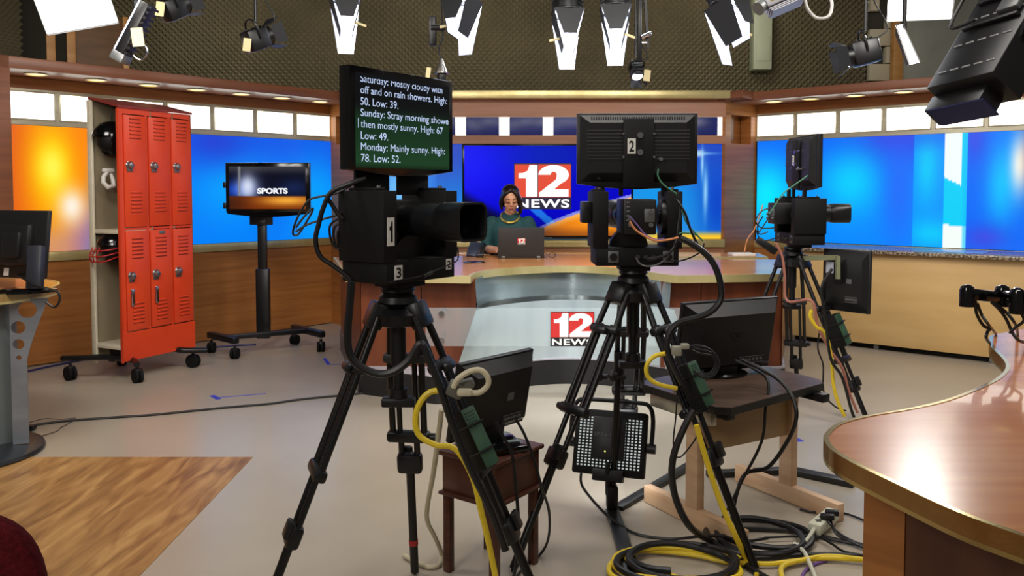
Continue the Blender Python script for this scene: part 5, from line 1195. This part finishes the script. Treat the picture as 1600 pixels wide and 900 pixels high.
# grey projector at the top with its cable loop
b = thing('projector', 'pale grey ribbed projector box with a colourful sticker at the top edge', 'projector', at(1226, 10, 4.2)); p = at(1226, 2, 4.2)
Mp = frame(p, -.25, 0, -.38); PG = mat('pale_grey_case', (176, 176, 184), .4, .2)
m = MB(Mp); m.box((0, 0, .03), (.19, .22, .085), .01)
for k in range(3): m.box((.0, 0, -.02 - .008 * k), (.18 - .012 * k, .2, .005))
m.build('case', PG, b)
m = MB(Mp); m.box((-.04, -.1115, .035), (.07, .002, .055), .001); m.build('sticker', noisy('sticker_print', (40, 60, 40), (210, 190, 90), (60, 60, 60), .4), b)
m = MB(Mp); m.cyl((-.09, -.06, .02), (-.14, -.1, .0), .03, .034, n=20); m.build('lens', GREY, b)
m = MB(); m.cyl((p.x, p.y, p.z + .05), (p.x, p.y, 3.75), .012, n=10); m.build('hanger', BLACKP, b)
m = MB(); m.tube([at(1258, 0, 4.2), at(1262, 14, 4.18), at(1276, 28, 4.16), at(1294, 26, 4.16), at(1300, 10, 4.18), at(1297, -10, 4.2), at(1290, -60, 4.2)], .008, 10, 6); m.build('cable', mat('grey_cable', (176, 174, 170), .5), b)
# big black fluorescent fixture at the top right, seen from behind
b = thing('fluorescent_bank', 'large black fluorescent lamp bank with slotted back at the top right', 'studio light', at(1520, 80, 2.5))
LBX = mat('lampbox_black', (34, 34, 36), .3, .3)
A0, A1, A2 = at(1447, 138, 2.5), at(1552, 112, 2.28), at(1512, -40, 2.75)   # near-bottom-left, bottom-right, top-left
x = (A1 - A0); w = x.length; x.normalize(); u = A2 - A0; u = (u - x * u.dot(x)); h = u.length; u.normalize(); n = x.cross(u)
if n.dot(V((0, 0, CH)) - A0) < 0: n = -n
T = basis(A0, x, u, n)
MB(T).box((w / 2, h / 2, -.06), (w, h, .12), .004).build('housing', LBX, b)
SLM = mat('slot_light', (150, 150, 150), .4)
for j in range(4):
    m = MB(T)
    for k in range(5): m.box((w * (.14 + .18 * k), h * (.1 + .2 * j), .001), (.028, .006, .004), .001)
    m.build('slot_row', SLM, b)
m = MB(T); m.box((w * .5, h * .42, .008), (w * .8, .012, .014), .002).box((w * .5, h * .62, .008), (w * .8, .012, .014), .002); m.build('rail', BLACK, b)
m = MB(T); m.box((w * .72, h * .52, .012), (w * .3, h * .12, .02), .004); m.build('ballast', GREY, b)
m = MB(T); m.tube([(w * .28, h * .45, .02), (w * .12, h * .36, .05), (w * .1, h * .55, .06), (w * .02, h * .8, .05), (w * .2, h * 1.1, .03)], .005, 8, 6); m.build('cable', BLACK, b)
MB(T).box((w / 2, h / 2, -.122), (w * .92, h * .92, .004)).build('tube_face', glow('tube_face', (255, 250, 240), 3), b)
m = MB(T); m.plate([(w * .04, -.062, -.105), (w * .88, -.062, -.105), (w * .88, -.062, -.035), (w * .04, -.062, -.035)], .004); m.build('barn_door', mat('door_blue', (30, 38, 90), .3), b)
m = MB(T); m.box((w * .40, -.03, -.07), (w * .84, .058, .07), .003); m.build('lower_flap', LBX, b)
m = MB(T); m.bar((w * 1.04, h * .3, -.04), (w * 1.08, h * 1.0, .05), .03, .04).cyl((w * .99, h * .32, -.04), (w * 1.1, h * .32, -.04), .018, n=14); m.build('yoke', BLACKP, b)
pp = T @ V((w * .9, h * .9, -.05)); m = MB(); m.cyl(pp, (pp.x, pp.y, 3.75), .014, n=10); m.build('hanger', BLACKP, b)

# ================================================================ cables and marks on the floor
def gc(pts, z=.008): return [gnd(px, py, z) for px, py in pts]
def cable(label, pts, r, m, name='cable', group=None, n=8, sm=6):
    o = MB().tube(pts, r, n, sm).build(name, m); return tag(o, label, 'cable', group)
TAPEB = mat('blue_tape', (52, 66, 190), .6)
for lab, pts, w_ in (('long strip of blue floor tape left of the near tripod', [(334, 622), (416, 615)], .012), ('short end of blue floor tape left of the long strip', [(331, 618), (342, 624)], .035), ('small blue floor tape mark near the rolling stand', [(507, 560), (514, 570)], .03), ('thin blue floor tape strip left of the near tripod clamp', [(516, 570), (536, 569)], .008), ('short blue floor tape mark beside the cart table', [(1240, 684), (1252, 690)], .04)):
    a_, c_ = gnd(*pts[0]), gnd(*pts[1]); o = MB().bar(a_ + V((0, 0, .001)), c_ + V((0, 0, .001)), w_, .0015).build('tape_mark', TAPEB); tag(o, lab, 'tape', 'blue tape marks on the floor')
cable('black cable crossing the beige floor from the left table to the near tripod', gc([(40, 668), (60, 663), (110, 657), (180, 652), (240, 648), (300, 642), (360, 636), (420, 631), (470, 624), (530, 618), (590, 612)]), .007, BLACK)
cable('loose thin wire curling beside the black floor cable', gc([(46, 660), (70, 654), (95, 655), (118, 653), (110, 660), (95, 668), (88, 674), (60, 682), (36, 684)], .004), .002, BLACK)
o = MB().box(gnd(44, 668, .018), (.08, .05, .03), .008).build('plug', BLACK); tag(o, 'black plug at the end of the floor cable by the left table', 'plug')
cable('dark blue cable running along the wall under the locker', gc([(44, 580), (80, 572), (130, 562), (180, 556), (250, 549), (310, 545), (350, 541), (400, 538)], .009), .008, mat('navy_cable', (40, 40, 96), .5))
# near tripod: hanging loops
L1 = lambda pts, Y: [at(px, py, Y) for px, py in pts]
cable('thick black cable hanging in a loop around the near tripod legs', L1([(549, 440), (546, 480), (543, 520), (546, 552), (562, 572), (590, 584), (616, 580), (640, 562), (655, 538), (664, 545), (672, 566), (690, 610), (706, 660), (730, 720), (768, 800), (790, 860)], 2.46), .012, BLACK)
cable('black cable bundle curving from the script screen down behind camera number 1', L1([(572, 278), (545, 288), (518, 300), (505, 325), (498, 350), (493, 375), (500, 400), (520, 415), (540, 430), (549, 442), (546, 470), (545, 530)], 2.62), .008, BLACK)
cable('thin black cable looping left of camera number 1', L1([(560, 282), (530, 300), (506, 306), (484, 312), (470, 330), (460, 352), (458, 366), (466, 366), (478, 348), (488, 330), (487, 326), (474, 340), (462, 356)], 2.66), .0035, BLACK)
cable('thin black cable crossing to the left of camera number 1', L1([(462, 362), (478, 352), (500, 344), (520, 338), (534, 332)], 2.66), .0035, BLACK)
cable('black cable arching from the camera number 1 connector', L1([(512, 310), (520, 322), (528, 334), (536, 342)], 2.64), .007, BLACK)
for k, (a_, b_) in enumerate((((532, 340), (516, 380)), ((534, 346), (522, 384)), ((536, 352), (528, 388)))):
    cable('%s black wire loop hugging the left side of camera number 1' % ('outer', 'middle', 'inner')[k], L1([a_, (b_[0] + 0, (a_[1] + b_[1]) / 2 - 8), (b_[0] + 1, b_[1] - 6), (b_[0] + 10, b_[1] + 8), (538, 386 + 4 * k)], 2.68), .004, BLACK, 'cable', 'wire loops on the left of camera number 1')
cable('yellow cable looping past the near tripod and down its right leg', L1([(694, 610), (672, 613), (656, 630), (649, 655), (655, 680), (680, 695), (712, 702), (738, 745), (752, 800), (764, 850), (775, 905)], 2.5), .0095, YELLOW)
cable('beige power cord loop standing over the green power box', L1([(708, 606), (716, 592), (735, 580), (752, 579), (762, 590), (762, 602), (750, 613), (735, 614)], 2.42), .0085, BEIGECORD)
o = MB(); o.box(at(726, 613, 2.42), (.045, .03, .02), .007).build('plug', BEIGECORD); tag(bpy.context.scene.collection.objects[-1], 'beige plug on the power cord by the near tripod', 'plug')
o = MB(); o.box(at(712, 608, 2.46), (.05, .05, .045), .008, rot=Mx.Rotation(.4, 3, 'Y')).box(at(728, 601, 2.46), (.05, .04, .03), .008, rot=Mx.Rotation(-.3, 3, 'Y')); o = o.build('power_adapter', mat('adapter_grey', (96, 94, 84), .5)); tag(o, 'grey power adapter cluster strapped to the near tripod', 'adapter')
cable('long beige cord hanging down to the floor beside the near tripod', [at(690, 640, 2.62), at(684, 690, 2.66), at(677, 740, 2.76), at(668, 790, 2.9), at(668, 815, 2.95), at(680, 840, 3.0), gnd(690, 866, .03), gnd(686, 882, .012), gnd(670, 886, .010), gnd(650, 878, .012), gnd(631, 868, .012)], .0085, BEIGECORD)
cable('thin black cable from the antique table monitor to the floor', L1([(806, 655), (820, 680), (835, 720), (846, 760)], 2.86) + [at(858, 800, 2.95), gnd(857, 840, .1), gnd(845, 865, .01), gnd(820, 885, .008), gnd(805, 905, .008)], .005, BLACK)
cable('black monitor cable draped over the antique table edge', L1([(775, 660), (785, 680), (800, 710), (806, 760)], 2.8) + [at(810, 820, 2.78), at(806, 880, 2.76), at(800, 915, 2.74)], .006, BLACK)
o = MB(frame(at(790, 684, 2.98), .5)); o.box((0, 0, .004), (.16, .09, .024), .004); o = o.build('media_box', BLACKG); tag(o, 'small glossy black box on the antique table under the monitor', 'box'); o.location.z = zt + .001
# center tripod
cable('thick black cable arching from the center camera down over the cart monitor', L1([(1062, 372), (1080, 380), (1104, 398), (1118, 418), (1126, 445), (1126, 468), (1112, 486), (1090, 496), (1064, 503), (1048, 516), (1042, 540), (1052, 570), (1066, 600)], 3.02), .012, BLACK)
cable('heavy black cable sweeping from the center tripod to the floor coils', L1([(1084, 640), (1068, 670), (1053, 710), (1050, 745), (1058, 785), (1080, 825)], 3.02) + gc([(1115, 848), (1150, 870), (1180, 893), (1200, 905)], .012), .013, BLACK)
cable('yellow cable looping beside the center tripod leg', L1([(1046, 552), (1024, 556), (1011, 570), (1012, 588), (1028, 600), (1058, 607)], 3.04), .0085, YELLOW)
cable('yellow cable running down the center tripod right leg to the floor', L1([(1088, 664), (1098, 700), (1112, 745), (1128, 790), (1148, 835)], 3.0) + gc([(1170, 880), (1185, 900)], .012), .0105, YELLOW)
cable('green and white wire from the number 2 screen to the camera', L1([(1029, 264), (1028, 275), (1036, 288), (1050, 298), (1058, 305), (1066, 330), (1074, 350), (1092, 370), (1098, 376), (1085, 366), (1066, 364), (1060, 366)], 3.22), .003, mat('green_wire', (70, 130, 96), .5))
cable('orange wire hanging across the back of the center camera', L1([(984, 346), (992, 358), (1006, 368), (1024, 376), (1042, 375), (1060, 371)], 3.12), .004, mat('orange_wire', (216, 138, 88), .5))
cable('purple wire hanging across the back of the center camera', L1([(984, 338), (996, 352), (1008, 366), (1024, 374), (1038, 373)], 3.13), .003, mat('purple_wire', (112, 92, 150), .5))
cable('black cable bundle along the right side plate of the center camera', L1([(1060, 300), (1062, 330), (1060, 350), (1056, 378), (1046, 395), (1030, 402), (1010, 405)], 3.18), .006, BLACK)
cable('black cable running from the center camera right plate to its thick arch', L1([(1056, 312), (1070, 332), (1078, 356), (1088, 378), (1100, 394)], 3.14), .005, BLACK)
cable('thin black wire curving below the center camera right side', L1([(1048, 406), (1060, 408), (1080, 402), (1096, 392), (1100, 380), (1098, 386)], 3.1), .003, BLACK)
cable('pale wire drooping under the center camera base', L1([(994, 402), (1000, 412), (1012, 416), (1030, 412), (1046, 398), (1054, 380)], 3.2), .0035, GREY)
o = MB(); o.box(at(1057, 548, 3.0), (.035, .03, .035), .005).box(at(1070, 541, 3.0), (.03, .03, .02), .005); o = o.build('power_adapter', mat('adapter_pale', (150, 146, 130), .5)); tag(o, 'pale power adapter strapped to the center tripod right leg', 'adapter')
for k, r_ in enumerate((.0, .012, .026)):
    cable('%s black wire ring hanging on the center tripod adapter' % ('outer', 'middle', 'inner')[k], L1([(1072, 542), (1092, 540 + k * 6), (1112, 548 + 4 * k), (1124 - 3 * k, 568), (1116 - 3 * k, 586 - 2 * k), (1098, 590 - 3 * k), (1084, 580)], 3.02 + r_), .004, BLACK, 'cable', 'wire rings on the center tripod')
cable('black cable from the cart monitor down the table front', [at(1150, 563, 3.58), at(1180, 578, 3.5), at(1200, 596, 3.42), at(1196, 640, 3.38), at(1190, 690, 3.36), at(1160, 750, 3.36), at(1140, 790, 3.36), gnd(1128, 810, .01)], .006, BLACK)
cable('thicker black cable from the cart monitor hanging past the table edge', [at(1160, 562, 3.58), at(1190, 577, 3.52), at(1220, 596, 3.46), at(1240, 625, 3.38), at(1244, 655, 3.36), at(1230, 690, 3.4), at(1200, 730, 3.45), at(1165, 740, 3.5), at(1150, 775, 3.5), gnd(1144, 810, .01)], .0085, BLACK)
cable('thin black cable along the floor from the panel lamp', [at(908, 738, 3.6), at(910, 760, 3.6), gnd(938, 795, .05), gnd(968, 820, .02), gnd(1000, 836, .008), gnd(1050, 842, .008), gnd(1095, 838, .045), gnd(1130, 838, .05), gnd(1160, 846, .008), gnd(1200, 840, .006)], .006, BLACK)
cable('thin black wire beside the center tripod right leg', L1([(1058, 610), (1056, 650), (1052, 690), (1056, 712), (1066, 712), (1084, 690), (1090, 678)], 3.1), .003, BLACK)
# far tripod
PINKC = mat('dusty_pink_cable', (170, 108, 92), .5)
cable('yellow cable hanging down the farthest tripod', L1([(1268, 484), (1266, 495), (1275, 510), (1290, 522), (1299, 560), (1302, 600), (1310, 630), (1320, 650)], 4.93), .011, YELLOW)
cable('dusty pink cable running down the farthest tripod', L1([(1212, 380), (1222, 400), (1226, 430), (1230, 470)], 5.1) + L1([(1268, 470), (1278, 510), (1296, 545), (1316, 575), (1326, 610), (1340, 645)], 4.93), .008, PINKC)
cable('thin black cable hanging left of the farthest tripod right leg', L1([(1280, 520), (1278, 545), (1286, 570), (1286, 600), (1290, 620), (1306, 636), (1322, 642)], 4.98), .005, BLACK)
cable('black cable along the right leg of the farthest tripod', L1([(1300, 420), (1284, 450), (1290, 500), (1298, 560), (1316, 590), (1330, 640), (1336, 655)], 4.9), .009, BLACK)
for k, lp_ in enumerate((((1204, 325), (1190, 330), (1181, 345), (1190, 356), (1210, 356)), ((1206, 332), (1196, 348), (1186, 362), (1184, 352), (1192, 338)), ((1200, 362), (1188, 366), (1182, 360), (1190, 376), (1212, 372)))):
    cable('%s thin black wire loop left of the farthest camera' % ('upper', 'middle', 'lower')[k], L1(lp_, 5.3), .004, BLACK, 'cable', 'wire loops on the farthest camera')
cable('green and white wire from the farthest screen to its camera', L1([(1262, 274), (1254, 280), (1240, 290), (1224, 302), (1210, 322), (1202, 334)], 5.15), .004, bpy.data.materials['green_wire'])
cable('orange wire dropping left of the farthest camera to the side shelf', L1([(1192, 320), (1186, 340), (1178, 360), (1168, 374), (1163, 395)], 5.6) , .004, bpy.data.materials['orange_wire'])
o = MB(); o.bar(at(1183, 374, 5.25), at(1212, 394, 5.25), .05, .045, bev=.01); o = o.build('connector_block', BLACK); tag(o, 'black cable connector block left of the farthest tripod crown', 'connector')
# floor coils at the bottom
rng = random.Random(3)
def coil(label, c, rx, ry, turns, r, m, z0, ph=0, group=None):
    pts = []
    for k in range(int(turns * 14)):
        a = 2 * PI * k / 14 + ph; f = 1 - .30 * k / (turns * 14) + .07 * math.sin(a * 1.7 + ph) + rng.uniform(-.02, .02)
        pts.append(V((c.x + rx * f * math.cos(a), c.y + ry * f * math.sin(a), z0 + .004 + .012 * (k / 14) * .5 + .004 * math.sin(2.3 * a))))
    return cable(label, pts, r, m, 'cable', group, 8, 3)
c1 = gnd(1060, 905); coil('coil of yellow cable on the floor between tripod and near desk', V((c1.x, c1.y + .05, 0)), .27, .18, 3.2, .0095, YELLOW, .012, .4)
coil('coil of black cable tangled with the yellow floor coil', V((c1.x + .02, c1.y + .06, 0)), .24, .17, 2.6, .012, BLACK, .028, 1.2)
cable('yellow cable lying across the floor towards the near desk', gc([(985, 870), (1000, 861), (1040, 862), (1090, 868), (1140, 878), (1200, 881), (1230, 878), (1290, 872), (1360, 876)], .018), .0095, YELLOW)
cable('yellow cable bending back at the left of the floor coil', gc([(985, 868), (980, 874), (1000, 884), (1030, 892), (1060, 903)], .03), .0095, YELLOW)
cable('yellow cable loop on the floor below the power strip', gc([(1230, 912), (1221, 898), (1224, 884), (1250, 876), (1290, 869), (1330, 872), (1370, 877)], .022), .0095, YELLOW)
c2 = gnd(1190, 846); coil('coil of black cable on the floor left of the power strip', c2, .21, .19, 2.6, .012, BLACK, .012, 2.2)
cable('black cable on the floor running under the power strip to the near desk', gc([(1160, 826), (1220, 828), (1270, 834), (1300, 842), (1340, 850), (1370, 856)], .012), .009, BLACK)
cable('black cable on the floor parallel to the yellow one', gc([(1140, 874), (1200, 872), (1250, 868), (1300, 867), (1370, 871)], .012), .011, BLACK)
cable('thin black cable rising over the floor to the near desk foot', gc([(1250, 796), (1270, 800), (1300, 799), (1330, 805), (1370, 822)], .008), .005, BLACK)
cable('thin black cable winding below the power strip', gc([(1195, 840), (1240, 838), (1275, 838), (1300, 850), (1320, 862), (1366, 870)], .02), .005, BLACK)
cable('purple cable arcing on the floor at the bottom edge', gc([(1250, 908), (1258, 892), (1272, 882), (1292, 876)], .006), .006, mat('violet_cable', (110, 74, 140), .5))
ps = thing('power_strip', 'pale beige power strip lying on the floor cables', 'power strip', gnd(1286, 822))
a_, c_ = gnd(1272, 832, .03), gnd(1302, 806, .03); PSM = mat('strip_beige', (196, 196, 176), .45)
MB().bar(a_ + V((0, 0, .012)), c_ + V((0, 0, .012)), .055, .045, bev=.008).build('case', PSM, ps)
m = MB(); d_ = (c_ - a_)
for k in range(4): m.box(a_ + d_ * (.2 + .2 * k) + V((0, 0, .035)), (.02, .02, .003))
m.build('outlets', DKGREY, ps)
cable('pale cord from the power strip to the bottom edge', [a_ + V((0, 0, .015)), gnd(1262, 842, .03), gnd(1250, 852, .03), gnd(1241, 850, .03), gnd(1256, 862, .028), gnd(1265, 880, .02), gnd(1275, 905, .012)], .008, PSM)
for k in range(2): cable('%s black plug cord running right from the power strip' % ('upper', 'lower')[k], [a_ + d_ * (.35 + .25 * k) + V((.01, 0, .05)), gnd(1305, 828 + 4 * k, .04), gnd(1330, 844 + 3 * k, .016), gnd(1370, 860 + 4 * k, .012)], .005, BLACK, 'cable', 'plug cords of the power strip')
for k in range(2): tag(MB().bar(a_ + d_ * (.3 + .25 * k) + V((.0, 0, .045)), a_ + d_ * (.3 + .25 * k) + V((.05, -.02, .05)), .025, .022, bev=.004).build('plug', BLACK), '%s black plug in the pale power strip' % ('nearer', 'farther')[k], 'plug', 'plugs in the power strip')
# low black floor bar behind the cart
o = MB(); a_, c_ = gnd(1130, 742, .015), gnd(1330, 756, .015); o.bar(gnd(1105, 741, .015), gnd(1240, 735, .015), .05, .03, bev=.004).bar(gnd(1240, 736, .015), gnd(1335, 756, .015), .06, .03, bev=.004); o = o.build('floor_duct', BLACK); tag(o, 'low black cable duct on the floor behind the cart table', 'cable duct')
